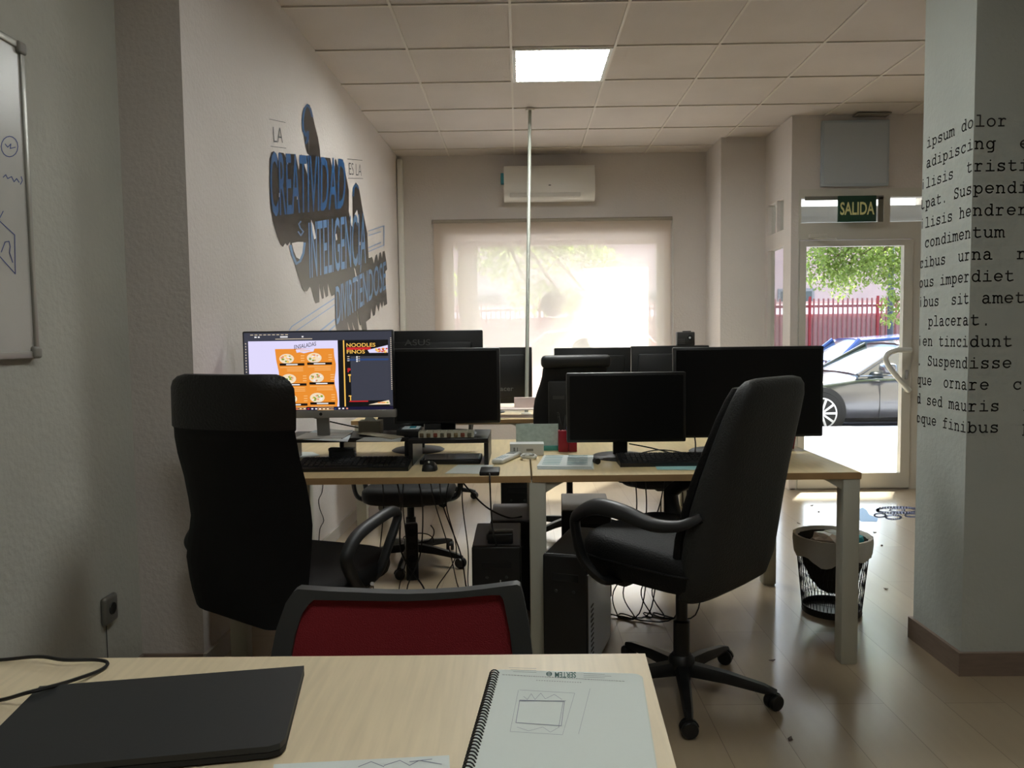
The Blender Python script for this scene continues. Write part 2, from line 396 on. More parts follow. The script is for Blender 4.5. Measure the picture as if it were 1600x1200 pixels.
# exit sign
s0, s1 = aY(1310, 306, 5.93), aY(1369, 346, 5.93)
sg = thing('exit_sign', 'dark green SALIDA exit sign hung over the entrance door', 'sign', (s0.x, 5.93, s1.z))
sw, sh = s1.x-s0.x, s0.z-s1.z
MB().rbox((0, 0, 0), (sw, 0.015, sh), 0.002).build('sign_board', mat('sign_green', (18, 62, 44), 0.4), sg)
t = MB(); put_text(t, 'SALIDA', lambda x, y: Vector((x, -0.001, y)), sw*0.05, sh*0.26, sw*0.95, sh*0.76, 0.02)
t.build('sign_lettering', mat('sign_letter', (226, 224, 160), 0.6), sg)
MB().box((0.02, 0.015, sh*0.4), (0.05, 0.065, sh*0.6)).build('bracket', FRAMEW, sg)
MB().box((sw-0.05, 0.015, sh*0.4), (sw-0.02, 0.065, sh*0.6)).build('bracket', FRAMEW, sg)
# window frame and glass in the back wall
b = MB(); f = 0.05
b.box((WX0, YB+0.08, WZ0), (WX0+f, YB+0.12, WZ1)).box((WX1-f, YB+0.08, WZ0), (WX1, YB+0.12, WZ1)).box((WX0+f, YB+0.08, WZ0), (WX1-f, YB+0.12, WZ0+f)).box((WX0+f, YB+0.08, WZ1-f), (WX1-f, YB+0.12, WZ1))
wf = struct('window_1', b, FRAMEW)
MB().box((WX0+f, YB+0.105, WZ0+f), (WX1-f, YB+0.111, WZ1-f)).build('pane', GLASS, wf)
# round stickers on the window pane (discs with a bite taken out)
def bite(cx, cy, r, bx, by, br, nm, lb):
    th = math.atan2(by-cy, bx-cx); dd = math.hypot(bx-cx, by-cy)
    al = math.acos((r*r+dd*dd-br*br)/(2*r*dd)); be = math.acos((br*br+dd*dd-r*r)/(2*br*dd))
    Q = [(cx+r*math.cos(th+al+(2*PI-2*al)*i/40), cy+r*math.sin(th+al+(2*PI-2*al)*i/40)) for i in range(41)]
    Q += [(bx+br*math.cos(th+PI+be-2*be*i/14), by+br*math.sin(th+PI+be-2*be*i/14)) for i in range(1, 14)]
    m = MB().prism([aY(x, y, YB+0.103) for x, y in Q], [aY(x, y, YB+0.105) for x, y in Q])
    return m.build(nm, mat('window_sticker', (72, 66, 64), 0.8), wf)
bite(865, 475, 20, 890, 482, 13, 'sticker', '')
bite(926, 512, 19, 945, 496, 13, 'sticker', '')
# roller blind
BX0, BX1 = -0.775, 1.385; BT = 2.285
bl = thing('roller_blind', 'beige see-through roller blind drawn down over the shop window', 'blind', ((BX0+BX1)/2, YB-0.05, 0.5))
hw = (BX1-BX0)/2
MB().tube([(-hw-0.015, 0.005, BT-0.5), (hw+0.015, 0.005, BT-0.5)], 0.018, 12).build('roller', mat('roller_beige', (150, 142, 128), 0.6), bl)
MB().quad((-hw, 0, 0.02), (hw, 0, 0.02), (hw, 0, BT-0.5), (-hw, 0, BT-0.5)).build('blind_fabric', leafmat('blind_screen', (206, 194, 176), 0.62, see=0.33, tr_rgb=(255, 238, 220)), bl)
MB().rbox((-hw, -0.012, 0), (hw, 0.008, 0.025), 0.006).build('bottom_bar', FRAMEW, bl)
MB().tube([(hw+0.02, 0.0, BT-0.51), (hw+0.022, 0.0, 0.5)], 0.003, 6).build('pull_chain', WHITE, bl)
# white conduit in the back left corner
struct('trim_5', MB().rbox((wlx(YB)+0.0, YB-0.07, 0), (wlx(YB)+0.05, YB-0.001, CZ-0.03), 0.008), mat('conduit_white', (222, 220, 212), 0.5))
# air conditioner
a0, a1 = aY(787, 259, YB-0.2), aY(930, 312, YB-0.2)
ac = thing('air_conditioner', 'white split air conditioner mounted high above the window', 'air conditioner', (a0.x, YB, a1.z))
W, Hh = a1.x-a0.x, a0.z-a1.z
prof = [(0, 0.02), (-0.12, 0.0), (-0.17, 0.012), (-0.2, 0.05), (-0.205, 0.08), (-0.2, Hh-0.03), (-0.18, Hh), (0, Hh)]
MB().prism([(0, y, z) for y, z in prof], [(W, y, z) for y, z in prof]).build('housing', mat('ac_white', (214, 211, 203), 0.35), ac)
MB().box((0.02, -0.2035, 0.083), (W-0.02, -0.198, 0.086)).build('seam', GREYP, ac)
MB().rbox((0.05, -0.205, 0.03), (W-0.13, -0.178, 0.07), 0.006).build('louver', mat('ac_louver', (202, 199, 191), 0.35), ac)
t = MB(); put_text(t, 'airco', lambda x, y: Vector((x, -0.2072, y)), W*0.47, 0.125, W*0.52, 0.14); 
MB().rbox((-0.03, -0.12, Hh*0.55), (0.002, -0.05, Hh*0.85), 0.004).build('tag', mat('teal_tag', (60, 150, 165), 0.6), ac)
MB().tube([(W*0.49, -0.2055, 0.133), (W*0.515, -0.2055, 0.133)], 0.004, 6).build('badge', GREYP, ac)
# ceiling light panels: one in view, two added out of view as fill
def panel(x, y, label, e, nm):
    t = thing('ceiling_light', label, 'light', (x, y, CZ-0.002))
    w2, d2 = TP/2-0.008, TQ/2-0.008
    f = MB()
    for (a, bq) in (((-w2, -d2), (w2, -d2+0.02)), ((-w2, d2-0.02), (w2, d2)), ((-w2, -d2+0.02), (-w2+0.02, d2-0.02)), ((w2-0.02, -d2+0.02), (w2, d2-0.02))):
        f.box((a[0], a[1], -0.004), (bq[0], bq[1], 0.004))
    f.build('frame', WHITE, t)
    MB().box((-w2+0.02, -d2+0.02, 0.0005), (w2-0.02, d2-0.02, 0.003)).build('diffuser', emit(nm, (248, 251, 248), e), t)
    l = MB()
    for k in range(1, 4): l.box((-w2+0.02+k*(w2*2-0.04)/4-0.003, -d2+0.02, -0.006), (-w2+0.02+k*(w2*2-0.04)/4+0.003, d2-0.02, -0.001))
    for k in range(1, 13): l.box((-w2+0.02, -d2+0.02+k*(d2*2-0.04)/13-0.001, -0.005), (w2-0.02, -d2+0.02+k*(d2*2-0.04)/13+0.001, -0.001))
    l.build('louver_grid', emit('louver_glow', (235, 242, 240), 0.75), t)
    return t
panel(TX0+TP/2, TY0-TQ/2, 'glowing square recessed ceiling light panel in the tiled ceiling', PANEL_E, 'panel_glow')
panel(TX0+TP/2, TY0-TQ*4.5, 'unseen ceiling light panel added as fill above the nearest row of desks', FILL_PANEL_E*0.6, 'fill_panel_glow_near')
panel(TX0+TP/2, TY0-TQ*8.5, 'unseen ceiling light panel added as fill above the foreground desk', FILL_PANEL_E, 'fill_panel_glow_front')
# small ceiling vent by the entrance
v = aZ(1362, 178, CZ)
vt = MB().rbox((v.x-0.13, v.y-0.05, CZ-0.012), (v.x+0.13, v.y+0.05, CZ-0.0015), 0.004)
for k in range(4): vt.box((v.x-0.11, v.y-0.04+k*0.02, CZ-0.016), (v.x+0.11, v.y-0.032+k*0.02, CZ-0.011))
tag(vt.build('ceiling_vent', mat('vent_grey', (128, 122, 112), 0.5)), 'small grey slotted vent in the ceiling near the entrance', 'vent')
# ------------------------------------------------------------------ pillar with lettering
PX, PY0, PY1 = 1.572, 2.71, 3.045
struct('wall_pillar', MB().box((PX, PY0, 0), (PX+0.75, PY1, CZ+.01)), PILL)
struct('baseboard_pillar', MB().box((PX-0.014, PY0-0.014, 0), (PX+0.764, PY1+0.014, 0.085)), SKIRT)
G = {
 'a': [arc(.42,.52,.26,.23,150,0,8)+[(.68,.08),(.74,.03),(.92,.03)], [(.68,.42),(.42,.44)]+arc(.36,.22,.22,.21,90,270,8)+[(.42,.01),(.56,.07),(.68,.2)]],
 'b': [[(.06,1.05),(.22,1.05),(.22,.03)], [(.06,.03),(.22,.03)], arc(.54,.37,.32,.36,0,360,16)],
 'c': [arc(.52,.37,.36,.36,40,320,14), [(.8,.74),(.8,.5)]],
 'd': [[(.62,1.05),(.78,1.05),(.78,.03),(.94,.03)], arc(.46,.37,.32,.36,0,360,16)],
 'e': [[(.14,.39),(.86,.39)]+arc(.5,.39,.36,.35,0,320,16)],
 'f': [[(.85,1.0)]+arc(.62,.82,.2,.22,60,180,6)+[(.42,.03)], [(.15,.72),(.8,.72)], [(.15,.03),(.72,.03)]],
 'g': [arc(.46,.37,.32,.35,0,360,16), [(.94,.72),(.78,.72),(.78,-.1)]+arc(.56,-.1,.22,.2,0,-90,5)+[(.26,-.3)]],
 'h': [[(.06,1.05),(.22,1.05),(.22,.03)], [(.08,.03),(.36,.03)], [(.22,.5)]+arc(.5,.46,.26,.26,150,0,8)+[(.76,.03)], [(.62,.03),(.9,.03)]],
 'i': [[(.22,.72),(.52,.72),(.52,.03)], [(.12,.03),(.9,.03)], [(.5,.98),(.53,1.03)]],
 'l': [[(.2,1.05),(.52,1.05),(.52,.03)], [(.12,.03),(.9,.03)]],
 'm': [[(.0,.72),(.12,.72),(.12,.03)], [(0,.03),(.24,.03)], [(.12,.55)]+arc(.32,.52,.18,.2,150,0,6)+[(.5,.03),(.6,.03)], [(.5,.55)]+arc(.7,.52,.18,.2,150,0,6)+[(.88,.03),(1.0,.03)]],
 'n': [[(.06,.72),(.22,.72),(.22,.03)], [(.08,.03),(.36,.03)], [(.22,.5)]+arc(.5,.46,.26,.26,150,0,8)+[(.76,.03)], [(.62,.03),(.9,.03)]],
 'o': [arc(.5,.37,.36,.36,0,360,18)],
 'p': [[(.06,.72),(.22,.72),(.22,-.3)], [(.06,-.3),(.42,-.3)], arc(.54,.37,.32,.35,0,360,16)],
 'q': [[(.94,.72),(.78,.72),(.78,-.3)], [(.58,-.3),(.94,-.3)], arc(.46,.37,.32,.35,0,360,16)],
 'r': [[(.12,.72),(.34,.72),(.34,.03)], [(.12,.03),(.66,.03)], [(.34,.48)]+arc(.62,.44,.26,.28,150,50,6)],
 's': [[(.78,.74),(.78,.56)], arc(.49,.56,.27,.17,20,250,9)+arc(.5,.2,.3,.18,80,-160,10), [(.2,.0),(.2,.2)]],
 't': [[(.34,.98),(.34,.2)]+arc(.54,.2,.2,.18,180,300,6)+[(.86,.1)], [(.12,.72),(.78,.72)]],
 'u': [[(.06,.72),(.2,.72),(.2,.28)]+arc(.46,.28,.26,.26,180,300,6)+[(.78,.2)], [(.62,.72),(.78,.72),(.78,.03),(.94,.03)]],
 'S': [[(.8,1.0),(.8,.76)], arc(.49,.78,.29,.22,20,250,10)+arc(.5,.27,.33,.25,80,-160,10), [(.17,0),(.17,.26)]],
 'C': [arc(.52,.5,.4,.5,45,315,16), [(.84,1.0),(.84,.7)]],
 '.': [[(.46,.03),(.54,.03)], [(.46,.08),(.54,.08)], [(.46,.0),(.54,.0)]],
 ',': [[(.52,.08),(.4,-.16)]],
}
ROWS = [('m ipsum do','lor  sit'),(', adipisci','ng  elit'),('cilisis  t','ristique'),('utpat. Sus','pendisse'),('cilisis he','ndrerit'),('t condimen','tum  nis'),
        ('ucibus  ur','na  rhon'),('mpus imper','diet qui'),('pibus  sit',' amet.  '),('s  placera','t.   Cur'),('pien tinci','dunt  ac'),('a. Suspend','isse   e'),
        ('eque  orna','re  cons'),('id sed mau','ris  lac'),('neque fini','bus  pur')]
zr1 = aY(1515, 198, PY0).z; zr15 = aY(1515, 676, PY0).z; PIT = 0.0385
def pillmap(s, z):
    return Vector((PX+s, PY0-0.0012, z)) if s >= 0 else Vector((PX-0.0012, PY0-s, z))
tx = MB()
for i, (L, R_) in enumerate(ROWS):
    z = zr1+(zr15-zr1)*i/14
    s_ = 'x'*0; full = L+R_
    for k, ch in enumerate(full):
        st = (k-len(L))*PIT+0.002
        if ch == ' ' or st < -0.345 or st > 0.6: continue
        for pl in G[ch]:
            pts = [(st+x*PIT*0.92, z+y*PIT*0.93) for x, y in pl]
            pts = [q for q in pts if q[0] > -(PY1-PY0)]
            if len(pts) > 1: tx.strip(pts, PIT*0.13, pillmap)
o = tx.build('wall_lettering', PILLINK, rec=False); tag(o, 'rows of grey typewriter style words on the right hand pillar', 'lettering')

# ------------------------------------------------------------------ wall art on the left wall
def onwall(x, y, off=0.0):
    # intersection of the pixel ray with the wall plane X = -1.19+(Y-2.7)*0.0205, off = distance into the room
    v = ray(x, y); k = (-1.19-0.0205*2.7+off-CAM.x+0.0205*CAM.y)/(v.x-0.0205*v.y); return CAM+v*k
def wpoly(mb, pts, off): mb.quad(*[onwall(x, y, off) for x, y in pts])
def quadmap(TL, TR, BR, BL, off):
    def fn(u, v):
        a = Vector(TL).lerp(Vector(TR), u); c = Vector(BL).lerp(Vector(BR), u); p = c.lerp(a, v); return onwall(p.x, p.y, off)
    return fn
art = thing('wall_mural', 'blue and dark brown slanted lettering mural on the left wall', 'mural', tuple(onwall(500, 500)))
def loc_art(mb, name, m):
    o = mb.build(name, m, art, rec=False)
    for v in o.data.vertices: v.co -= art.location
    return o
d = MB()
main = [(421,290),(421,248),(424,238),(428,236),(432,240),(435,252),(436,238),(443,239),(447,247),(450,258),(451,240),(462,241),(465,256),(467,266),(469,243),(471,241),(475,255),(480,272),(484,290),(481,262),(478,243),(491,242),(497,252),(500,256),(504,246),(509,246),(516,247),(519,262),(522,276),(524,250),(525,248),(529,265),(531,276),(531,249),(536,249),(541,275),(545,297),(545,330),(549,352),(552,357),
        (551,330),(551,300),(553,290),(556,285),(560,290),(563,305),(567,330),(571,350),(574,365),(575,385),(576,403),
        (578,403),(581,401),(583,406),(584,412),(587,399),(589,397),(591,408),(593,395),(595,394),(597,404),(598,393),(601,392),(604,410),(605,421),(602,424),(603,445),(605,475),(600,478),(599,470),(597,482),(594,472),(592,487),(588,476),(586,492),(583,494),(580,482),(579,497),(572,503),(574,519),(567,519),(562,490),(565,508),(562,508),(558,485),(561,519),(556,519),(550,503),(553,519),(548,519),(543,503),(545,519),
        (526,519),(524,500),(523,460),(518,463),(512,443),(513,462),(509,465),(505,447),(506,466),(503,467),(499,443),(499,472),(493,474),(489,462),(486,450),(484,448),(480,455),(476,455),(472,450),(466,432),(461,415),(456,395),(453,378),(449,384),(446,380),(442,386),(438,382),(432,366),(426,345),(422,318)]
wpoly(d, main, 0.001)
wpoly(d, [(473,200),(474,177),(477,166),(480,162),(484,164),(488,177),(492,196),(497,215),(500,235),(501,258),(495,254),(489,240),(488,232),(486,222),(485,216),(482,218),(483,242),(480,240),(476,220)], 0.001)
wpoly(d, [(483,216),(487,214),(487,224),(491,240),(495,254),(486,250),(483,243)], 0.001)
loc_art(d, 'drop_shadow', VIND)
h = MB()
for P in ([(456,380),(465,378),(474,378),(475,390),(472,402),(468,405),(463,402),(459,392)], [(464,300),(466,296),(467,310),(464,312)], [(486,343),(490,352),(494,372),(491,374),(487,356)], [(436,302),(438,300),(438,308),(436,308)],
          [(524,366),(526,365),(527,374),(525,376)], [(554,335),(558,328),(560,338),(561,350),(558,346)], [(553,418),(555,421),(559,440),(557,439)], [(562,378),(563,378),(563,383),(562,383)]):
    h = MB(); wpoly(h, P, 0.0016); loc_art(h, 'letter_gap', WALL)
t = MB()
put_text(t, 'CREATIVIDAD', quadmap((421,236),(541,248),(539,326),(424,339), 0.0022), 0, 0, 1, 1, 0.008)
def ring(mb, pts, w): 
    for i in range(len(pts)-1): mb.strip([pts[i], pts[i+1]], w, lambda x, y: onwall(x, y, 0.0022))
ring(t, [(474,205),(473,188),(476,170),(480,164),(485,170),(488,182)], 3.0)
ring(t, [(552,306),(553,294),(556,288),(560,294)], 2.5)
ring(t, [(475,205),(478,212),(481,206),(481,218),(478,224)], 3.4)
loc_art(t, 'lettering_blue', VINB)
t = MB()
put_text(t, 'INTELIGENCIA', quadmap((482,347),(572,332),(572,412),(484,436), 0.0022), 0, 0, 1, 1, 0.005)
put_text(t, 'DIVIRTIÉNDOSE', quadmap((524,432),(603,396),(603,452),(526,508), 0.0022), 0, 0, 1, 1, 0.005)
ring(t, [(454,384),(457,398),(463,412),(469,408),(474,396),(476,380)], 3.5)
ring(t, [(470,346),(467,350),(469,356),(474,362),(470,368),(466,362)], 2.0)
loc_art(t, 'lettering_pale', mat('vinyl_mid_blue', (84, 126, 170), 0.32))
t = MB()
ring(t, [(576,361),(600,353),(600,383),(576,393)], 1.3); ring(t, [(576,368),(595,362)], 1.3); ring(t, [(576,387),(595,379)], 1.6)
loc_art(t, 'ribbon_outline', VINL); t = MB()
ring(t, [(452,516),(456,510),(523,466)], 1.6); ring(t, [(460,519),(523,476)], 1.3); ring(t, [(498,519),(523,499)], 2.2); ring(t, [(512,519),(523,509)], 2.2)
loc_art(t, 'ribbon_outline', VINL)
t = MB()
for a, b_ in (((421,186),(446,191.5)), ((423,228.5),(447,231.5)), ((543,248.5),(566,250.5)), ((544,278.6),(567,279))): ring(t, [a, b_], 0.8)
put_text(t, 'LA', quadmap((426.5,198),(442,200),(442,223),(428,222), 0.0022), 0, 0, 1, 1, -0.012)
loc_art(t, 'small_lettering', mat('vinyl_thin_grey', (74, 78, 80), 0.5)); t = MB()
put_text(t, 'ES LA', quadmap((545,254),(565,257),(565,275),(546,273), 0.0022), 0, 0, 1, 1, -0.012)
loc_art(t, 'small_lettering', mat('vinyl_thin_grey', (74, 78, 80), 0.5))

# ------------------------------------------------------------------ whiteboard, socket (near left wall)
q1 = aX(40, 76, XL); q2 = aX(53, 560, XL)
wy, wz1, wz0 = q2.y, q1.z, q2.z
wb = thing('whiteboard', 'aluminium framed whiteboard with blue marker scribbles on the left wall', 'whiteboard', (XL, 0.9, wz0))
hh = wz1-wz0; ln = wy-0.9
MB().box((0.002, 0.02, 0.02), (0.014, ln-0.02, hh-0.02)).build('board', mat('whiteboard_surface', (176, 176, 170), 0.32, noise=0.06, nscale=4), wb)
f = MB()
f.rbox((0.001, 0, 0), (0.02, ln, 0.022), 0.004).rbox((0.001, 0, hh-0.022), (0.02, ln, hh), 0.004).rbox((0.001, 0, 0.02), (0.02, 0.02, hh-0.02), 0.004).rbox((0.001, ln-0.02, 0.02), (0.02, ln, hh-0.02), 0.004)
f.build('frame', mat('board_aluminium', (150, 150, 142), 0.35, metal=0.5), wb)
for zz in (0, hh-0.035): MB().rbox((0.0, ln-0.035, zz), (0.026, ln+0.004, zz+0.035), 0.008).build('corner_cap', mat('corner_grey', (128, 126, 118), 0.5), wb)
def onb(x, y): p = aX(x, y, XL+0.0148); return p - wb.location
for pl in (arc(15, 229, 13, 16, 0, 360, 16), [(8,225),(12,230),(17,225),(16,232),(24,230)], [(5,277),(9,273),(12,279),(18,276),(22,284),(26,279),(30,285)], [(33,276),(35,282),(32,288)],
           [(0,346),(23,367),(24,428),(0,401)], [(2,394),(8,378),(14,377),(16,385),(15,395),(20,410)], [(0,340),(5,330)]):
    s = MB(); s.strip(pl, 1.3, onb); s.build('marker_drawing', BLUEINK, wb, rec=False)
o1 = aX(148, 930, XL); o2 = aX(169, 960, XL)
so = thing('wall_socket', 'small silver-grey wall socket low on the left wall', 'socket', (XL, 2.55, 0.28))
MB().rbox((0.0, -0.04, 0), (0.022, 0.04, 0.095), 0.01).build('face_plate', mat('socket_grey', (120, 120, 114), 0.35, metal=0.4), so)
MB().lathe([(0.022, 0), (0.02, 0.004), (0.001, 0.003)], 16, M=Matrix.Translation((0.021, 0, 0.05)) @ Matrix.Rotation(PI/2, 4, 'Y')).build('socket_well', BLK, so)
MB().tube([(0.003, -0.01, 0), (0.003, -0.01, -0.28)], 0.0015, 6).build('wire', GREYP, so)

# ================================================================== DESKS
ZT = 0.724
def desk(name, label, x0, x1, y0, y1, legs, t=0.026, group=None, edge=EDGEW, mt=DESKW):
    d = thing(name, label, 'desk', (x0, y0, 0), group=group)
    W, D = x1-x0, y1-y0
    MB().rbox((0, 0, ZT-t), (W, D, ZT), 0.002, 1).build('desktop', mt, d)
    MB().box((-0.0008, -0.0012, ZT-t+0.001), (W+0.0008, -0.0002, ZT-0.001)).build('edge_band', edge, d)
    for lx in legs:
        for ly in (0.03, D-0.06):
            lo = MB().rbox((lx, ly-0.03, 0.006), (lx+0.062, ly+0.032, ZT-t), 0.004, 2)
            lo.box((lx+0.005, ly-0.025, 0), (lx+0.057, ly+0.027, 0.006)).build('leg', LEGM, d)
    lo_, hi_ = min(legs), max(legs)+0.062
    r = MB()
    for ly in (0.27, D-0.30): r.box((max(lo_-0.0, 0.01), ly-0.015, ZT-t-0.035), (hi_, ly+0.02, ZT-t))
    for lx in legs: r.box((lx+0.012, 0.03, ZT-t-0.04), (lx+0.05, D-0.06, ZT-t))
    r.build('under_frame', LEGM, d)
    for lx in legs:
        s_ = 1 if lx < W/2 else -1; ex = lx+(0.062 if s_ > 0 else 0)
        MB().prism([(ex, 0.012, ZT-t), (ex+s_*0.07, 0.012, ZT-t), (ex+s_*0.035, 0.012, ZT-t-0.018), (ex, 0.012, ZT-t-0.04)], [(ex, 0.05, ZT-t), (ex+s_*0.07, 0.05, ZT-t), (ex+s_*0.035, 0.05, ZT-t-0.018), (ex, 0.05, ZT-t-0.04)]).build('corner_bracket', LEGM, d)
    return d
Y1 = 2.80; Y1B = 3.80
desk('office_desk', 'maple topped desk in front of the bright monitor, against left wall', -1.13, 0.035, Y1, Y1B, [0.032])
desk('office_desk', 'maple topped desk under the dark monitors, white legs beside waste bin', 0.04, 1.245, Y1, Y1B, [-0.012, 1.205-0.064])
desk('office_desk', 'further maple desk behind the monitors on the left', -1.05, 0.09, 4.72, 5.52, [0.02, 1.05])
desk('office_desk', 'further maple desk behind the monitors on the right', 0.095, 1.22, 4.72, 5.52, [1.04])
# foreground desk
cR = aZ(1008, 1021, ZT); cN = aZ(1057, 1200, ZT); dv = (cN-cR).normalized(); cN2 = cR+dv*0.82
fd = thing('office_desk', 'pale birch desk in the foreground carrying the laptop and notebook', 'desk', (cR.x, cR.y, 0))
pt = [Vector((0,0,ZT)), Vector((cN2.x-cR.x, cN2.y-cR.y, ZT)), Vector((-1.5, cN2.y-cR.y, ZT)), Vector((-1.5, 0.0, ZT))]
MB().prism(pt, [p-Vector((0,0,0.025)) for p in pt]).build('desktop', DESKF, fd)
for lx, ly in ((-0.12, -0.08), (-1.38, -0.08), (-0.16, -0.74), (-1.38, -0.74)): MB().rbox((lx-0.03, ly-0.03, 0), (lx+0.03, ly+0.03, ZT-0.026), 0.004, 2).build('leg', LEGM, fd)
MB().box((-1.4, -0.1, ZT-0.06), (-0.1, -0.06, ZT-0.0255)).box((-1.4, -0.76, ZT-0.06), (-0.14, -0.72, ZT-0.0255)).build('under_frame', LEGM, fd)
# ================================================================== SCREENS
def monitor(name, label, px0, py0, px1, py1, Y, zbase, front=True, m=BLK, stand=True, logo=None, chin=0.0, group=None, yaw=0.0, sdx=0.0, thick=0.03, tophit=None):
    """px box of the panel seen at distance Y; zbase = height of what it stands on"""
    A = aY(px0, py0, Y); B = aY(px1, py1, Y)
    W = B.x-A.x; z1 = A.z; z0 = B.z; cx = (A.x+B.x)/2
    t = thing(name, label, 'monitor', (cx, Y, zbase), yaw, group)
    lo, hi = z0-zbase, z1-zbase
    back = 0.0 if front else -thick
    y0, y1 = (0.0, thick) if front else (0.0, thick)
    MB().rbox((-W/2, y0, lo), (W/2, y1, hi), 0.006, 2).build('housing', m, t)
    bez = 0.012
    if front:
        MB().box((-W/2+bez, -0.0012, lo+chin+bez), (W/2-bez, 0.0004, hi-bez)).build('screen', SCR, t)
        MB().rbox((-W*0.3, thick-0.004, lo+0.05), (W*0.3, thick+0.025, hi-0.06), 0.012, 2).build('rear_cover', m, t)
        sy = thick+0.02
    else:
        MB().rbox((-W*0.42, -0.02, lo+0.03), (W*0.42, 0.004, hi-0.05), 0.012, 2).build('rear_cover', m, t)
        MB().box((-W/2+bez, thick-0.0005, lo+bez), (W/2-bez, thick+0.001, hi-bez)).build('screen', SCR, t)
        sy = -0.035
    if stand:
        s = MB(); s.rbox((sdx-0.03, sy-0.012, 0.006), (sdx+0.03, sy+0.012, max(lo+0.12, 0.1)), 0.005, 2).build('stand', m, t)
        MB().lathe([(0.115, 0), (0.12, 0.003), (0.11, 0.009), (0.03, 0.014)], 28, (sdx, sy, 0)).build('stand_base', m, t)
    if logo:
        tx_, x, z, w_, h_ = logo[:5]
        l = MB(); yy = -0.0015 if front else -0.0212
        put_text(l, tx_, lambda a, b: Vector((a, yy, b)), x-cx, z-zbase, x-cx+w_, z-zbase+h_, 0.01)
        l.build('logo', mat('logo_grey', (96, 96, 94), 0.4), t)
    return t
# --- bright monitor showing a menu layout
YM = 3.10
mA, mB_ = aY(378, 518, YM), aY(617, 641, YM)
zs = 0.832
mW = mB_.x-mA.x; mcx = (mA.x+mB_.x)/2; mlo = mB_.z-zs; mhi = mA.z-zs
bm_ = thing('monitor', 'switched-on monitor with silver chin showing an orange salad menu layout', 'monitor', (mcx, YM, zs))
MB().rbox((-mW/2, 0, mlo), (mW/2, 0.03, mhi), 0.006, 2).build('housing', BLK, bm_)
MB().rbox((-mW/2+0.003, -0.003, mlo-0.028), (mW/2+0.004, 0.03, mlo+0.004), 0.003, 2).build('chin', SILV, bm_)
MB().lathe([(0.0065, 0), (0.0065, 0.001)], 14, M=Matrix.Translation((0.005, -0.003, mlo-0.012)) @ Matrix.Rotation(PI/2, 4, 'X')).build('chin_emblem', BLK, bm_)
sb = MB(); sb.prism([(-0.026, 0.035, mlo+0.05), (0.026, 0.035, mlo+0.05), (0.026, 0.05, 0.006), (-0.026, 0.05, 0.006)], [(-0.026, 0.045, mlo+0.05), (0.026, 0.045, mlo+0.05), (0.026, 0.06, 0.006), (-0.026, 0.06, 0.006)])
sb.build('stand', SILV, bm_)
MB().rbox((-0.10, -0.04, 0), (0.10, 0.14, 0.006), 0.003, 2).build('stand_base', SILV, bm_)
def scr(dy):
    def fn(cx, cy):      # coordinates in the photographed screen, 0..1600 x 0..885
        u = (cx-25)/(1545-25); v = (cy-40)/(868-40)
        return Vector((-mW/2+0.007+u*(mW-0.014), -0.0008-dy, mhi-0.006-v*(mhi-mlo-0.010)))
    return fn
def poly(mb, pts, dy): fn = scr(dy); mb.quad(*[fn(*p) for p in pts])
def rect(mb, x0, y0, x1, y1, dy): poly(mb, [(x0,y0),(x1,y0),(x1,y1),(x0,y1)], dy)
def disc(mb, cx, cy, rx, ry, dy, n=20): poly(mb, arc(cx, cy, rx, ry, 0, 360, n)[:-1], dy)
SE = 0.36
cols = {'bar': (58,60,72), 'void': (16,16,18), 'lav': (222,216,250), 'org': (232,142,48), 'blk': (20,14,12), 'cream': (240,220,190), 'ltx': (250,190,120), 'red': (200,40,44), 'yel': (250,196,92), 'grn': (130,160,60), 'pink': (230,150,120), 'blue': (44,70,120), 'wht': (240,238,240), 'navy': (24,22,50), 'panel': (60,62,74)}
layers = {k: MB() for k in cols}
L_ = layers
rect(L_['bar'], 25, 40, 1545, 130, 0); rect(L_['bar'], 25, 130, 62, 868, 0); rect(L_['bar'], 1508, 130, 1545, 830, 0)
rect(L_['void'], 62, 126, 1508, 835, 0); rect(L_['navy'], 25, 835, 1545, 868, 0)
rect(L_['lav'], 68, 130, 990, 832, 0.0002)
poly(L_['org'], [(342,214),(948,214),(952,300),(966,380),(962,450),(948,540),(950,600),(968,680),(976,760),(970,832),(400,832),(395,740),(372,650),(380,560),(374,450),(352,330)], 0.0004)
rect(L_['yel'], 1045, 130, 1058, 832, 0.0002)
put_text(L_['blk'], 'ENSALADAS', lambda x, y: scr(0.0006)(x, y-0.16*(x-542)), 542, 220, 768, 176, 0.004)
poly(L_['lav'], [(556,222),(750,214),(738,245),(700,248),(640,262),(600,250),(566,256)], 0.0006)
rect(L_['ltx'], 600, 232, 705, 240, 0.0008)
for (cx, cy) in ((460, 318), (745, 312), (476, 532), (762, 522), (480, 745), (765, 735)):
    disc(L_['cream'], cx, cy, 76, 52, 0.0006)
    rect(L_['blk'], cx-74, cy+48, cx+182, cy+74, 0.0008)
    rect(L_['wht'], cx-6, cy+56, cx+112, cy+68, 0.001)
    for k in range(3): rect(L_['ltx'], cx+146, cy-34+k*26, cx+184, cy-26+k*26, 0.0008)
    for k in range(3): rect(L_['ltx'], cx+(-70 if k == 0 else 0), cy+90+k*18, cx+168, cy+96+k*18, 0.0008)
random.seed(3)
for (cx, cy) in ((460, 318), (745, 312), (476, 532), (762, 522), (480, 745), (765, 735)):
    for k in range(22):
        a = random.random()*6.28; r = random.random()**0.5
        disc(L_[random.choice(['grn','wht','pink','yel','cream','grn'])], cx+a*0+math.cos(a)*r*54, cy+math.sin(a)*r*34, 8+random.random()*10, 6+random.random()*6, 0.0008+k*0.00001, 8)
put_text(L_['yel'], 'NOODLES', scr(0.0006), 1080, 202, 1378, 162, 0.012)
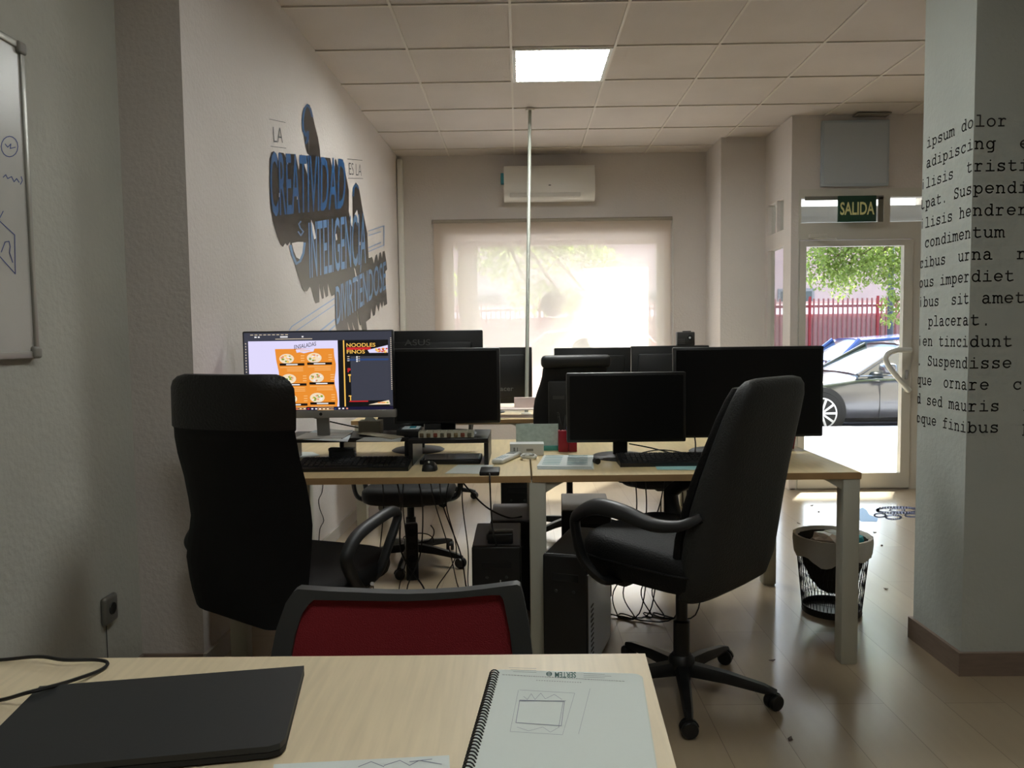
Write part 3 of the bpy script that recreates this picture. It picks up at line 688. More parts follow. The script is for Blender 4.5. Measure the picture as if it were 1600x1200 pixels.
rect(L_['red'], 1080, 206, 1330, 232, 0.0003)
put_text(L_['yel'], 'FINOS', scr(0.0006), 1082, 272, 1268, 232, 0.012)
poly(L_['lav'], [(1296,236),(1505,186),(1505,266),(1314,266)], 0.0004)
for k in range(26): disc(L_[random.choice(['org','pink','red','yel','cream'])], 1380+random.random()*120, 222+random.random()*40, 12, 8, 0.0006+k*0.00001, 8)
rect(L_['panel'], 1118, 300, 1508, 770, 0.0006); rect(L_['blue'], 1085, 326, 1508, 346, 0.0008)
for k in range(3): rect(L_['wht'], 1178, 300+k*22, 1192, 316+k*22, 0.001); rect(L_['cream'], 1085, 300+k*22, 1108, 306+k*22, 0.001); rect(L_['cream'], 1198, 303+k*22, 1215, 308+k*22, 0.001)
put_text(L_['red'], 'P', scr(0.0004), 1085, 470, 1118, 425, 0.04); put_text(L_['yel'], 'T', scr(0.0004), 1090, 574, 1122, 490, 0.03); put_text(L_['yel'], 'T', scr(0.0004), 1090, 770, 1128, 715, 0.03)
rect(L_['red'], 1095, 772, 1290, 784, 0.0004); poly(L_['cream'], [(1290,816),(1505,768),(1516,814)], 0.0004)
for k in range(6): disc(L_[random.choice(['org','grn','yel','pink'])], 1400+k*18, 795, 12, 7, 0.0006, 8)
for k in range(14): rect(L_[random.choice(['wht','pink','blue','wht','red','cream'])], 540+k*40, 846, 560+k*40, 860, 0.0004)
for k in range(9): rect(L_['cream'], 92+k*45, 60, 122+k*45, 66, 0.0004)
for (x0, x1) in ((135,158),(170,190),(400,478),(310,385),(520,560),(622,640),(665,740),(755,800)): rect(L_['wht' if x1-x0 < 30 or x0 == 400 else 'panel'], x0, 80, x1, 94, 0.0004)
rect(L_['cream'], 350, 107, 730, 112, 0.0004)
for k in range(22): rect(L_['cream'], 36, 150+k*30, 46, 160+k*30, 0.0004)
for k in range(28): rect(L_['cream'], 1532, 108+k*20, 1542, 116+k*20, 0.0004)
S = MB(); mats = []
for i, k in enumerate(cols):
    S.mi = i; S.add(L_[k].v, L_[k].f); mats.append(emit('screen_'+k, cols[k], SE))
S.build('screen', mats, bm_, rec=False)
# --- dark monitors of the first desk row
monitor('monitor', 'plain black monitor on the black riser right beside the lit menu screen', 613, 545, 782, 661, 3.14, 0.832)
d_ = aY(632, 540, 3.5-0.02)
monitor('monitor', 'black monitor seen from behind with pale maker lettering on its back', 549, 518, 756, 650, 3.5, ZT, front=False, logo=('ASUS', d_.x, d_.z, 0.118, 0.027))
monitor('monitor', 'small black monitor on the right desk, lowest and nearest of the dark screens', 885, 583, 1072, 690, 3.16, ZT, sdx=-0.02)
monitor('monitor', 'large black monitor at the right end of the desk, partly behind leather chair', 1052, 543, 1286, 682, 3.27, ZT, sdx=-0.12)
# --- second row
d_ = aY(777, 611, 5.18)
monitor('monitor', 'black monitor on the further desk seen left of the white pole', 690, 544, 832, 630, 5.2, ZT, front=False, logo=('acer', d_.x+0.02, d_.z, 0.09, 0.022), thick=0.035)
monitor('monitor', 'black monitor on the further desk, directly behind the rounded chair back', 866, 544, 986, 640, 4.95, ZT, front=False, thick=0.04)
mb2 = monitor('monitor', 'black monitor on the further desk carrying the small cube projector', 987, 541, 1108, 640, 4.95, ZT, front=False, thick=0.07)
# projector cube
pj0, pj1 = aY(1058, 523, 4.965), aY(1086, 543, 4.965); ztop = aY(987, 541, 4.95).z
pj = thing('mini_projector', 'tiny grey cube projector with a round lens on top of a monitor', 'projector', ((pj0.x+pj1.x)/2, 4.965, ztop))
PW = (pj1.x-pj0.x)/2
MB().rbox((-PW, 0, 0.0), (PW, 0.06, 0.088), 0.007, 3).build('body', mat('projector_grey', (52, 52, 52), 0.5), pj)
MB().lathe([(0.018, 0), (0.018, 0.004), (0.012, 0.004), (0.012, 0.001)], 18, M=Matrix.Translation((PW*0.42, 0.0, 0.05)) @ Matrix.Rotation(PI/2, 4, 'X')).build('lens', BLK, pj)
MB().lathe([(0.007, 0), (0.006, 0.003), (0.0, 0.004)], 12, M=Matrix.Translation((PW*0.42, -0.001, 0.05)) @ Matrix.Rotation(PI/2, 4, 'X'), cap=False).build('lens_glass', mat('lens_bright', (220, 225, 230), 0.1), pj)
gr = MB()
for i in range(5):
    for j in range(3): gr.box((-PW+0.008+i*0.009, -0.001, 0.012+j*0.012), (-PW+0.013+i*0.009, 0.001, 0.019+j*0.012))
gr.build('speaker_grille', mat('grille_light', (90, 90, 88), 0.5), pj)
MB().rbox((-PW*0.3, 0.01, 0.088), (PW*0.6, 0.04, 0.094), 0.002).build('control_pad', BLK, pj)

# ================================================================== DESK-TOP THINGS
def riser(label, x0, x1, y0, y1, z1, sup):
    r = thing('monitor_riser', label, 'monitor riser', (x0, y0, ZT)); h_ = z1-ZT
    MB().rbox((0, 0, h_-0.018), (x1-x0, y1-y0, h_), 0.002, 1).build('top_board', mat('riser_black', (24, 24, 24), 0.38), r)
    for sx in sup: MB().rbox((sx-x0, 0.002, 0), (sx-x0+0.018, y1-y0-0.002, h_-0.018), 0.002, 1).build('side_panel', mat('riser_black', (24, 24, 24), 0.38), r)
    return r
riser('black monitor riser under the lit screen, half hidden by the mesh chair', -0.98, -0.455, 3.10, 3.34, 0.832, [-0.98, -0.74, -0.475])
riser('black monitor riser with an open bay, at the middle of the desk', -0.45, -0.13, 3.035, 3.34, 0.832, [-0.45, -0.148])
def keyboard(label, x0, x1, y0, y1):
    k = thing('keyboard', label, 'keyboard', (x0, y0, ZT)); W, D = x1-x0, y1-y0
    def top(x, y): return 0.014+0.02*y/D
    MB().prism([(0,0,0),(W,0,0),(W,0,0.014),(0,0,0.014)], [(0,D,0),(W,D,0),(W,D,0.034),(0,D,0.034)]).build('case', BLK, k)
    q = MB(); nx = 20; ny = 5
    for j in range(ny):
        for i in range(nx):
            kx = 0.012+i*(W-0.024)/nx; ky = 0.018+j*(D-0.03)/ny; w_ = (W-0.024)/nx-0.0035; d_ = (D-0.03)/ny-0.004
            if j == 0 and 4 < i < 9: w_ += 0.004
            z_ = top(0, ky); q.prism([(kx,ky,z_),(kx+w_,ky,z_),(kx+w_,ky+d_,z_+0.002),(kx,ky+d_,z_+0.002)], [(kx+.001,ky+.001,z_+0.007),(kx+w_-.001,ky+.001,z_+0.007),(kx+w_-.001,ky+d_-.001,z_+0.009),(kx+.001,ky+d_-.001,z_+0.009)])
    q.build('keys', mat('key_black', (26, 26, 26), 0.45), k); return k
keyboard('black keyboard in front of the lit menu screen', -0.88, -0.435, 2.925, 3.075)
keyboard('black keyboard in front of the small dark monitor, right desk', 0.385, 0.80, 2.96, 3.10)
ms = thing('computer_mouse', 'black computer mouse right of the keyboard by the riser', 'mouse', (-0.355, 2.955, ZT))
r_ = [[Vector((math.cos(a)*w_, y, max(0, math.sin(a))*h_)) for a in [2*PI*i/14 for i in range(14)]] for y, w_, h_ in ((-0.05, 0.012, 0.01), (-0.042, 0.026, 0.026), (-0.01, 0.031, 0.036), (0.025, 0.028, 0.03), (0.048, 0.02, 0.012))]
MB().loft(r_).build('shell', BLK, ms); MB().lathe([(0.004, -0.003), (0.004, 0.003)], 10, (0, 0, 0), M=Matrix.Translation((0, -0.03, 0.034)) @ Matrix.Rotation(PI/2, 4, 'Y')).build('scroll_wheel', WHITE, ms)
def sheet(name, label, cat, pts, z, m=PAPER, t=0.0012, lines=0, group=None):
    P = [aZ(x, y, z) for x, y in pts]; c = sum(P, Vector())/len(P); c.z = z-t
    o = MB().prism([p-c for p in P], [p-c-Vector((0,0,t)) for p in P]).build(name, m, ang=20); o.location = c
    tag(o, label, cat, group); return o
ZP = ZT+0.0012
sheet('note_sheet', 'white sheet of paper beside the mouse at the desk edge', 'paper', [(695,739.5),(716,726),(772,726.5),(757,740)], ZP+0.0005)
for k in range(5):
    sheet('paper_stack' , ['bottom loose printed sheet of the pile on the right desk', 'second printed sheet from the bottom of the desk pile', 'middle printed sheet of the pile on the right desk', 'second printed sheet from the top of the desk pile', 'topmost printed sheet of the pile beside the red pen holder'][k], 'paper',
      [(840-k*.3,733-k*1.2),(848+k*0.6,713.5-k*0.6),(926+k*0.4,714-k*0.8),(928-k,733-k*1.0)], ZT+0.002+k*0.0022, PAPER2 if k % 2 else PAPER, 0.0018).name = 'printed_sheet'
pr = MB(); zz = ZT+0.0125
top_sheet = [o for o in COL.objects if o.get('label', '').startswith('topmost printed sheet')][0]
def onsh(x, y): return aZ(x, y, zz)-top_sheet.location
for k in range(6): pr.strip([(853-k*1.2, 712+k*2.6), (880-k*1.2, 712+k*2.6)], 0.8, onsh); pr.strip([(888-k*0.4, 712+k*2.6), (918, 712+k*2.6)], 0.8, onsh)
pr.build('print', mat('print_teal', (120, 160, 164), 0.8), top_sheet, rec=False)
b_ = sheet('teal_leaflet', 'pale teal leaflet at the desk edge in front of the right keyboard', 'leaflet', [(1027,733.5),(1023,727),(1105,726.5),(1100,734)], ZP+0.0005, TEALP)
# portable drive with its cable over the edge
hd = thing('portable_drive', 'small black portable drive on the edge of the desk', 'drive', (-0.118, 2.86, ZT))
MB().rbox((-0.037, -0.055, 0), (0.037, 0.055, 0.016), 0.004).build('case', BLK, hd)
MB().tube([(0.0, -0.05, 0.008), (0.002, -0.07, 0.006), (0.003, -0.08, -0.03), (0.005, -0.075, -0.12), (0.01, -0.06, -0.20), (0.02, 0.02, -0.283)], 0.0028, 6, sm=6).build('cable', CABLE, hd)
# white handset
p0, p1 = aZ(778, 725, ZT), aZ(806, 712, ZT); dr_ = (p1-p0); 
ph = thing('phone_handset', 'white cordless handset lying beside the black drive', 'phone', tuple((p0+p1)/2), math.atan2(dr_.y, dr_.x)-PI/2)
Lh = dr_.length/2+0.01
MB().rbox((-0.025, -Lh, 0), (0.025, Lh, 0.02), 0.008).build('body', WHITE, ph)
MB().rbox((-0.017, Lh*0.3, 0.0195), (0.017, Lh*0.8, 0.0212), 0.001).build('display', mat('lcd_grey', (110, 118, 118), 0.3), ph)
kb = MB()
for i in range(3):
    for j in range(4): kb.rbox((-0.016+i*0.012, -Lh*0.75+j*0.02, 0.0195), (-0.007+i*0.012, -Lh*0.75+0.012+j*0.02, 0.0215), 0.001, 1)
kb.build('keypad', PAPER2, ph)
cc = aZ(826, 715, ZT+0.006); pts = []
for i in range(36): a = i*0.62; pts.append(cc+Vector((math.cos(a)*(0.03+0.004*math.sin(i)), math.sin(a)*(0.045+0.004*math.cos(i*1.3)), 0.0+0.0006*i*0.5)))
tag(MB().tube(pts, 0.003, 6, sm=3).build('charging_cable', WHITE), 'coiled white cable on the desk in front of the white box', 'cable')
# white box
q0, q1 = aZ(797, 712, ZT), aZ(852, 708, ZT)
wx = thing('cardboard_box', 'long white cardboard box lying in front of the pale flyer stand', 'box', (q0.x, 3.27, ZT), 0.0)
MB().rbox((0, 0, 0), (0.145, 0.07, 0.05), 0.002, 1).build('carton', mat('box_white', (208, 206, 196), 0.6), wx)
MB().box((-0.0006, -0.0008, 0.048), (0.1456, 0.0708, 0.0506)).build('lid', WHITE, wx)
MB().box((0.015, -0.0015, 0.01), (0.022, -0.0005, 0.036)).box((0.03, -0.0015, 0.01), (0.034, -0.0005, 0.036)).box((0.07, -0.0015, 0.02), (0.1, -0.0015+0.001, 0.03)).build('print', mat('box_print', (130, 130, 120), 0.8), wx)
# flyer stand
f0 = aY(806, 664, 3.42); f1 = aY(873, 702, 3.42)
fs = thing('flyer_stand', 'pale green speckled flyer stand with teal base behind the white box', 'flyer stand', (f0.x, 3.42, ZT))
FW = f1.x-f0.x; FH = f0.z-ZT
MB().prism([(0,0,0.0),(FW,0,0.0),(FW,0.03,FH),(0,0.03,FH)], [(0,0.008,0.0),(FW,0.008,0.0),(FW,0.034,FH),(0,0.034,FH)]).build('flyer', mat('flyer_pale_green', (168, 184, 174), 0.7, noise=0.12, nscale=60), fs)
MB().rbox((FW*0.25, -0.012, 0), (FW+0.002, -0.001, 0.022), 0.002).build('teal_base', mat('teal_plastic', (70, 150, 140), 0.5), fs)
MB().rbox((0.01, 0.034, 0), (FW-0.01, 0.075, 0.01), 0.002).build('foot', WHITE, fs)
# red pen holder
ro = thing('pen_holder', 'red stepped pen holder with pens between the flyer stand and dark monitor', 'pen holder', (0.165, 3.36, ZT))
r0 = MB(); r0.rbox((0, 0, 0), (0.045, 0.045, 0.095), 0.004, 2); r0.rbox((0.0451, 0, 0), (0.082, 0.045, 0.045), 0.004, 2); r0.build('holder', REDP, ro)
for i, (x, y, c_, dx) in enumerate(((0.012, 0.015, BLK, -0.01), (0.025, 0.02, GREYP, 0.01), (0.034, 0.012, mat('pen_blue', (30, 40, 90), 0.4), 0.02), (0.02, 0.033, BLK, -0.02))):
    MB().tube([(x, y, 0.09), (x+dx, y, 0.155+0.006*i)], 0.0035, 8).build('pen', c_, ro)
rb = MB().prism([(-0.04,-0.04,0),(0.04,-0.04,0),(0.04,0.04,0),(-0.04,0.04,0)], [(-0.05,-0.05,0.09),(0.05,-0.05,0.09),(0.05,0.05,0.09),(-0.05,0.05,0.09)]).build('red_box'.replace('box','cup'), REDP)
rb.location = (1.165, 3.42, ZT); tag(rb, 'dark red square cup at right end of desk behind the large monitor', 'cup')
sp = MB().tube([(0,0,0.0), (0,0,0.028)], 0.012, 14).build('glue_stick', BLK); q = aZ(930, 724, ZT); sp.location = (q.x, q.y, ZT+0.012); sp.rotation_euler = (PI/2, 0, 0.3); tag(sp, 'short black cylinder lying at the end of the printed sheets', 'pot')
for i, (pp, lb) in enumerate((([(940,708),(952,703),(962,705),(950,710)], 'yellow sticky note at the foot of small dark monitor'), ([(962,706),(968,702),(980,703),(976,707)], 'crumpled yellow note behind the right keyboard'))):
    sheet('sticky_note', lb, 'note', pp, ZT+0.003+i*0.002, mat('note_yellow', (206, 206, 150), 0.8))
# bead tray on the riser
x0_, x1_ = aY(656, 670, 3.09).x, aY(741, 670, 3.09).x; W = x1_-x0_
bt = thing('bead_tray', 'clear sectioned tray of beads on the riser below the dark monitor', 'tray', (x0_, 3.045, 0.832))
MB().box((0, 0, 0), (W, 0.06, 0.004)).build('tray_base', BLK, bt)
wlz = MB(); wlz.box((0, 0, 0.004), (W, 0.003, 0.028)).box((0, 0.057, 0.004), (W, 0.06, 0.028))
for i in range(9): wlz.box((i*(W-0.002)/8, 0.003, 0.004), (i*(W-0.002)/8+0.002, 0.057, 0.028))
wlz.build('divider', mat('tray_clear', (186, 184, 166), 0.3), bt)
for i in range(8):
    MB().rbox((i*(W-0.002)/8+0.004, -0.0022, 0.005), ((i+1)*(W-0.002)/8-0.006, 0.05, 0.023), 0.003, 2).build('bead_heap', mat('bead_'+'abcd'[i % 4], [(92,78,56),(120,104,70),(120,60,40),(90,88,70)][i % 4], 0.5, noise=0.5, nscale=140), bt)
# small things under / on the risers
lp = thing('tablet', 'flat dark tablet lying in the bay under the riser', 'tablet', (-0.29, 3.07, ZT))
MB().rbox((-0.12, 0, 0), (0.125, 0.17, 0.018), 0.004).build('body', BLK, lp); MB().box((-0.11, 0.008, 0.0182), (0.115, 0.162, 0.0188)).build('screen', mat('tablet_glass', (40, 34, 34), 0.12), lp)
hp = thing('storage_box', 'small black storage block holding up the left riser', 'box', (-0.735, 3.06, ZT))
MB().rbox((-0.04, 0, 0), (0.06, 0.035, 0.07), 0.003).build('body', BLK2, hp); MB().rbox((-0.041, -0.001, 0.06), (0.061, 0.036, 0.072), 0.002).build('lid', BLK, hp)
random.seed(11)
ZR = 0.832
for i, (pp, mt_, lb) in enumerate((
    ([(463,686),(492,672),(552,672),(543,690)], PAPER2, 'large pale sheet in front of the lit monitor foot'),
    ([(480,684),(512,670),(548,673),(530,688)], PAPER, 'white sheet lying askew on the pale sheet by the monitor foot'),
    ([(498,681),(520,675),(545,676),(524,684)], mat('sketch_paper', (176, 186, 190), 0.8), 'grey printed leaf on top of the papers by the monitor foot'),
    ([(556,689),(570,683),(628,684),(625,690)], mat('envelope', (160, 164, 160), 0.8), 'grey folded sheet on the riser right of the monitor foot'),
    ([(557,677),(575,674),(632,682),(612,686)], mat('folder', (140, 132, 112), 0.8), 'tan cardboard folder lying on the riser'))):
    sheet('loose_sheet', lb, 'paper', pp, ZR+0.0015+i*0.0018, mt_)
for pp, lb in (([(455,716),(470,706),(488,706),(500,711),(480,716)], 'white slip lying under the left riser'),):
    sheet('paper_slip', lb, 'paper', pp, ZT+0.0015)
gb = thing('tissue_box', 'grey tissue box on the riser behind the folder', 'box', (aY(562, 670, 3.25).x, 3.22, ZR))
MB().rbox((0, 0, 0), (0.095, 0.07, 0.055), 0.003).build('carton', mat('carton_grey', (150, 146, 132), 0.7), gb)
MB().prism([(0.02,0.02,0.055),(0.075,0.02,0.055),(0.07,0.05,0.055),(0.03,0.05,0.055)], [(0.03,0.03,0.07),(0.05,0.03,0.075),(0.06,0.04,0.066),(0.04,0.04,0.068)]).build('tissue', PAPER, gb)
bk = thing('desk_organiser', 'black desk organiser tray on the riser between the two monitors', 'organiser', (aY(628, 680, 3.12).x-0.02, 3.08, ZR))
MB().rbox((0, 0.02, 0), (0.10, 0.13, 0.03), 0.004).build('tray', BLK, bk); MB().rbox((0.02, 0.03, 0.03), (0.09, 0.12, 0.034), 0.002).build('lid', PAPER2, bk); MB().rbox((0.05, 0.05, 0.034), (0.075, 0.09, 0.038), 0.002).build('teal_eraser', mat('teal_bit', (40, 140, 160), 0.5), bk)
# things on the further desk
fb = thing('document_tray', 'white document tray with papers on the further desk by the pole', 'document tray', (-0.02, 4.775, ZT))
MB().box((-0.16, 0, 0), (0.13, 0.18, 0.004)).box((-0.16, 0, 0.05), (0.13, 0.18, 0.055)).box((-0.16, 0, 0.004), (-0.155, 0.18, 0.05)).box((0.125, 0, 0.004), (0.13, 0.18, 0.05)).build('trays', mat('tray_pink_white', (214, 200, 192), 0.5), fb)
MB().box((-0.02, 0.10, 0.055), (0.12, 0.14, 0.12)).build('papers', mat('pinkish_paper', (222, 205, 198), 0.8), fb)
# pole
pb = Vector((0.038, 5.02, ZT)); ptp = aZ(828, 170, CZ)
pl = thing('service_pole', 'thin white pole rising from the further desk to the ceiling', 'pole', tuple(pb))
MB().tube([(0,0,0), tuple(ptp-pb)], 0.0125, 12).build('tube', mat('pole_white', (140, 142, 132), 0.4), pl)
MB().lathe([(0.035, 0), (0.033, 0.008), (0.014, 0.012)], 20).build('foot', FRAMEW, pl)
MB().lathe([(0.03, -0.012), (0.032, -0.002)], 20, tuple(ptp-pb)).build('ceiling_rose', FRAMEW, pl)
# cables on the right desk behind the keyboard
def cable(label, pts, r=0.003, m=CABLE, sm=6, name='cable', group=None):
    c = Vector(pts[0]); o = MB().tube([Vector(p)-c for p in pts], r, 6, sm=sm).build(name, m); o.location = c; return tag(o, label, 'cable', group)
cable('black cable looping from the small monitor to the keyboard', [(0.46, 3.25, ZT+0.05), (0.55, 3.22, ZT+0.035), (0.66, 3.18, ZT+0.01), (0.72, 3.12, ZT+0.004)])
cable('thin black cable arching behind the right keyboard', [(0.47, 3.2, ZT+0.01), (0.58, 3.2, ZT+0.03), (0.68, 3.16, ZT+0.02), (0.70, 3.14, ZT+0.004)], 0.0025)
cable('black cable dropping from the large monitor to the desk', [(0.745, 3.3, ZT+0.09), (0.735, 3.22, ZT+0.05), (0.715, 3.16, ZT+0.006), (0.70, 3.2, ZT+0.004)], 0.003)
cable('black cable crossing under the large monitor', [(0.70, 3.15, ZT+0.004), (0.78, 3.2, ZT+0.025), (0.9, 3.25, ZT+0.03), (1.0, 3.3, ZT+0.01)], 0.003)
cable('black cable behind the chin of the lit monitor', [(-0.95, 3.3, ZR+0.08), (-0.82, 3.24, ZR+0.055), (-0.68, 3.26, ZR+0.02), (-0.6, 3.3, ZR+0.005)], 0.003)
cable('thin black wire clipped down the left wall under the desk', [onwall(x, y, 0.004) for x, y in ((505,755),(503,770),(498,781),(500,796),(506,813),(500,826),(498,850))], 0.0025, sm=3)

# ================================================================== FOREGROUND THINGS
# closed laptop
zl = ZT+0.018
TL, TR, BRr = aZ(62, 1072, zl), aZ(475, 1040, zl), aZ(452, 1163, zl)
ex = (TR-TL); wid = ex.length; ex.normalize(); ey = Vector((-ex.y, ex.x, 0)); dep = (BRr-TR).length
lt = thing('laptop', 'closed black laptop lying on the foreground desk', 'laptop', (TR.x, TR.y, ZT), math.atan2(ex.y, ex.x))
d2 = Matrix.Rotation(-math.atan2(ex.y, ex.x), 3, 'Z') @ (BRr-TR)
BLc = Matrix.Rotation(-math.atan2(ex.y, ex.x), 3, 'Z') @ (aZ(0, 1196, zl)-TR)
dd = -d2.y; print('laptop', wid, d2, BLc)
c0 = [(-wid+0.0, 0), (0, 0), (0, -dd+0.018), (-0.005, -dd+0.005), (-0.018, -dd), (-wid+0.018, -dd), (-wid+0.005, -dd+0.005), (-wid, -dd+0.018)]
MB().prism([(x, y, 0.003) for x, y in c0], [(x, y, 0.0095) for x, y in c0]).build('base', BLK2, lt)
MB().prism([(x, y, 0.0105) for x, y in c0], [(x, y, 0.018) for x, y in c0]).build('lid', mat('laptop_lid', (30, 32, 33), 0.55), lt)
MB().tube([(-wid+0.05, -0.004, 0.009), (-0.05, -0.004, 0.009)], 0.005, 10).build('hinge', BLK, lt)
for x in (-0.03, -wid+0.03):
    for y in (-0.03, -dd+0.03): MB().lathe([(0.008, 0), (0.008, 0.003)], 12, (x, y, 0)).build('foot', BLK, lt)
# spiral notebook
zn = ZT+0.012
nTL, nTR = aZ(772, 1045, zn), aZ(1003, 1052, zn); nBR = aZ(1007, 1290, zn)
ex = (nTR-nTL); nw = ex.length; ang = math.atan2(ex.y, ex.x)
nb = thing('spiral_notebook', 'white spiral notebook with a pencil sketch on the foreground desk', 'notebook', (nTL.x, nTL.y, ZT), ang)
sl = Matrix.Rotation(-ang, 3, 'Z') @ (aZ(714, 1198, zn)-nTL); print('nb', nw, sl)
nh = 0.297*nw/0.21 if nw > 0.15 else 0.25
def page_outline(z, dx=0.0, dy=0.0):
    r = 0.012; o = []
    for cx, cy, a0 in ((nw-r+dx, -r+dy, 90), (nw-r+dx, -nh+r+dy, 0), (r+dx, -nh+r+dy, -90), (r+dx, -r+dy, -180)):
        for k in range(5): a = math.radians(a0-k*22.5); o.append(Vector((cx+r*math.cos(a), cy+r*math.sin(a), z)))
    return o
MB().prism(page_outline(0.0), page_outline(0.002)).build('back_cover', mat('cover_grey', (120, 112, 116), 0.6), nb)
MB().prism(page_outline(0.002), page_outline(0.010, 0.0006, 0.0006)).build('page_block', mat('page_block', (200, 206, 196), 0.8), nb)
MB().prism(page_outline(0.0102, -0.001, 0.001), page_outline(0.0108, -0.001, 0.001)).build('top_page', mat('page_top', (212, 219, 213), 0.8), nb)
for k in range(38):
    y = -0.012-k*(nh-0.024)/37
    MB().tube([(0.007+0.0075*math.cos(a)-0.005, y+0.0012*math.sin(a*0.5), 0.007+0.0085*math.sin(a)) for a in [2*PI*i/14 for i in range(15)]], 0.0011, 5).build('ring', BLK, nb)
inv = Matrix.Rotation(-ang, 3, 'Z')
def onp(x, y): p = inv @ (aZ(x, y, zn-0.0008)-Vector((nTL.x, nTL.y, 0))); p.z = 0.0112; return p
s = MB()
for pl_, w_ in (([(812,1094),(882,1096),(877,1134),(806,1129),(812,1094)], .9), ([(813,1095),(884,1095)], .7), ([(880,1096),(873,1136)], .7), ([(812,1078),(898,1083),(879,1148),(797,1143),(810,1078)], .4), ([(818,1088),(824,1093),(830,1084),(836,1093),(845,1083),(852,1092),(866,1085),(878,1093)], .5), ([(922,1076),(904,1147)], .4), ([(808,1136),(826,1142),(848,1136),(860,1144),(874,1136)], .4)):
    s.strip(pl_, w_, onp)
s.build('pencil_sketch', PENCIL, nb, rec=False)
t = MB()
def rot(x0, y0, x1, y1): return lambda a, b: onp(x1-(x1-x0)*a, y0+(y1-y0)*b)
put_text(t, 'SERTEM', rot(867, 1050, 900, 1059), 0, 0, 1, 1, 0.02)
t.build('letterhead', mat('letterhead_green', (60, 100, 92), 0.7), nb, rec=False)
t = MB(); t.strip([(858+4*math.cos(a*PI/8), 1053+3*math.sin(a*PI/8)) for a in range(17)], 1.2, onp); t.strip([(855,1053),(861,1053)], 1.6, onp)
t.build('letterhead_emblem', mat('letterhead_green', (60, 100, 92), 0.7), nb, rec=False)
t = MB()
for x0, x1, y in ((795,838,1043.5),(798,838,1046.5),(802,838,1049.5),(912,945,1052.5),(912,955,1055.5),(912,945,1058)): t.strip([(x0,y),(x1,y+1)], .5, onp)
x = 785
random.seed(5)
while x < 975:
    w_ = random.choice((3, 4, 5)); t.strip([(x, 1054+(x-785)*0.055), (x+w_-1.5, 1054+(x+w_-785)*0.055)], .9, onp); x += w_
x = 838
while x < 910: t.strip([(x, 1063+(x-838)*0.05), (x+2, 1063+(x-838)*0.05)], .8, onp); x += 4
t.build('small_print', mat('print_grey', (140, 142, 140), 0.8), nb, rec=False)
# sheet at the lower edge
o = sheet('paper_sheet', 'white sheet of paper at the near edge of the foreground desk', 'paper', [(428,1194),(702,1180),(706,1270),(410,1290)], ZT+0.0015)
pm = MB(); zc = o.location
def ons(x, y): p = aZ(x, y, ZT+0.0019); return p-zc
for pl_ in ([(560,1198),(580,1190),(600,1198)], [(600,1196),(625,1188),(640,1196),(655,1188),(690,1194)], [(640,1190),(675,1186)]): pm.strip(pl_, 1.0, ons)
pm.build('pencil_marks', PENCIL, o, rec=False)
cable('black cable lying over the laptop corner on foreground desk', [aZ(x, y, ZT+z) for x, y, z in ((-60,1032,.004),(0,1031,.004),(60,1026,.012),(100,1031,.012),(150,1031,.008),(168,1036,.005),(155,1048,.004),(110,1064,.012),(75,1074,.023),(40,1083,.022),(0,1094,.006),(-60,1100,.004))], 0.0028)

# ================================================================== CHAIRS
def star_base(root, hz=0.09, R=0.30, a0=0.0, m=BLK, post_top=0.42):
    p = MB().lathe([(0.032, hz-0.01), (0.034, hz+0.03), (0.028, hz+0.05), (0.028, hz+0.16), (0.020, hz+0.165), (0.020, post_top)], 20); p.build('post', m, root)
    MB().lathe([(0.04, hz-0.02), (0.045, hz), (0.045, hz+0.03), (0.033, hz+0.045)], 20).build('hub', m, root)
    for k in range(5):
        a = a0+2*PI*k/5; ca, sa = math.cos(a), math.sin(a)
        def q(t, z, w_): return [Vector((ca*t-sa*w_, sa*t+ca*w_, z)), Vector((ca*t+sa*w_, sa*t-ca*w_, z))]
        rings = []
        for t_, zt, zb, w_ in ((0.02, hz+0.02, hz-0.025, 0.026), (R*0.5, hz+0.008, hz-0.028, 0.021), (R*0.9, hz-0.012, hz-0.04, 0.016), (R+0.01, hz-0.025, hz-0.04, 0.012)):
            a1, b1 = q(t_, zt, w_*0.6); a2, b2 = q(t_, (zt+zb)/2, w_); a3, b3 = q(t_, zb, w_*0.8)
            rings.append([a1, b1, b2, b3, a3, a2])
        MB().loft(rings).build('base_arm', m, root)
        cx, cy = ca*R, sa*R; b_ = a+0.9+k
        Mx = Matrix.Translation((cx, cy, 0.027)) @ Matrix.Rotation(b_, 4, 'Z') @ Matrix.Rotation(PI/2, 4, 'X')
        cst = MB()
        for o_ in (-0.013, 0.013): cst.lathe([(0.006, -0.009), (0.024, -0.009), (0.027, -0.004), (0.027, 0.004), (0.024, 0.009), (0.006, 0.009)], 18, (0, 0, o_), M=Mx)
        cst.tube([(cx, cy, 0.027), (cx, cy, hz-0.028)], 0.008, 8)
        cst.loft([[Mx @ Vector((0.031*math.cos(t), 0.031*math.sin(t), z)) for t in [PI*0.05+PI*0.9*i/8 for i in range(9)]]+[Mx @ Vector((0.02*math.cos(t), 0.02*math.sin(t), z)) for t in [PI*0.95-PI*0.9*i/8 for i in range(9)]] for z in (-0.006, 0.006)])
        cst.build('caster', m, root)
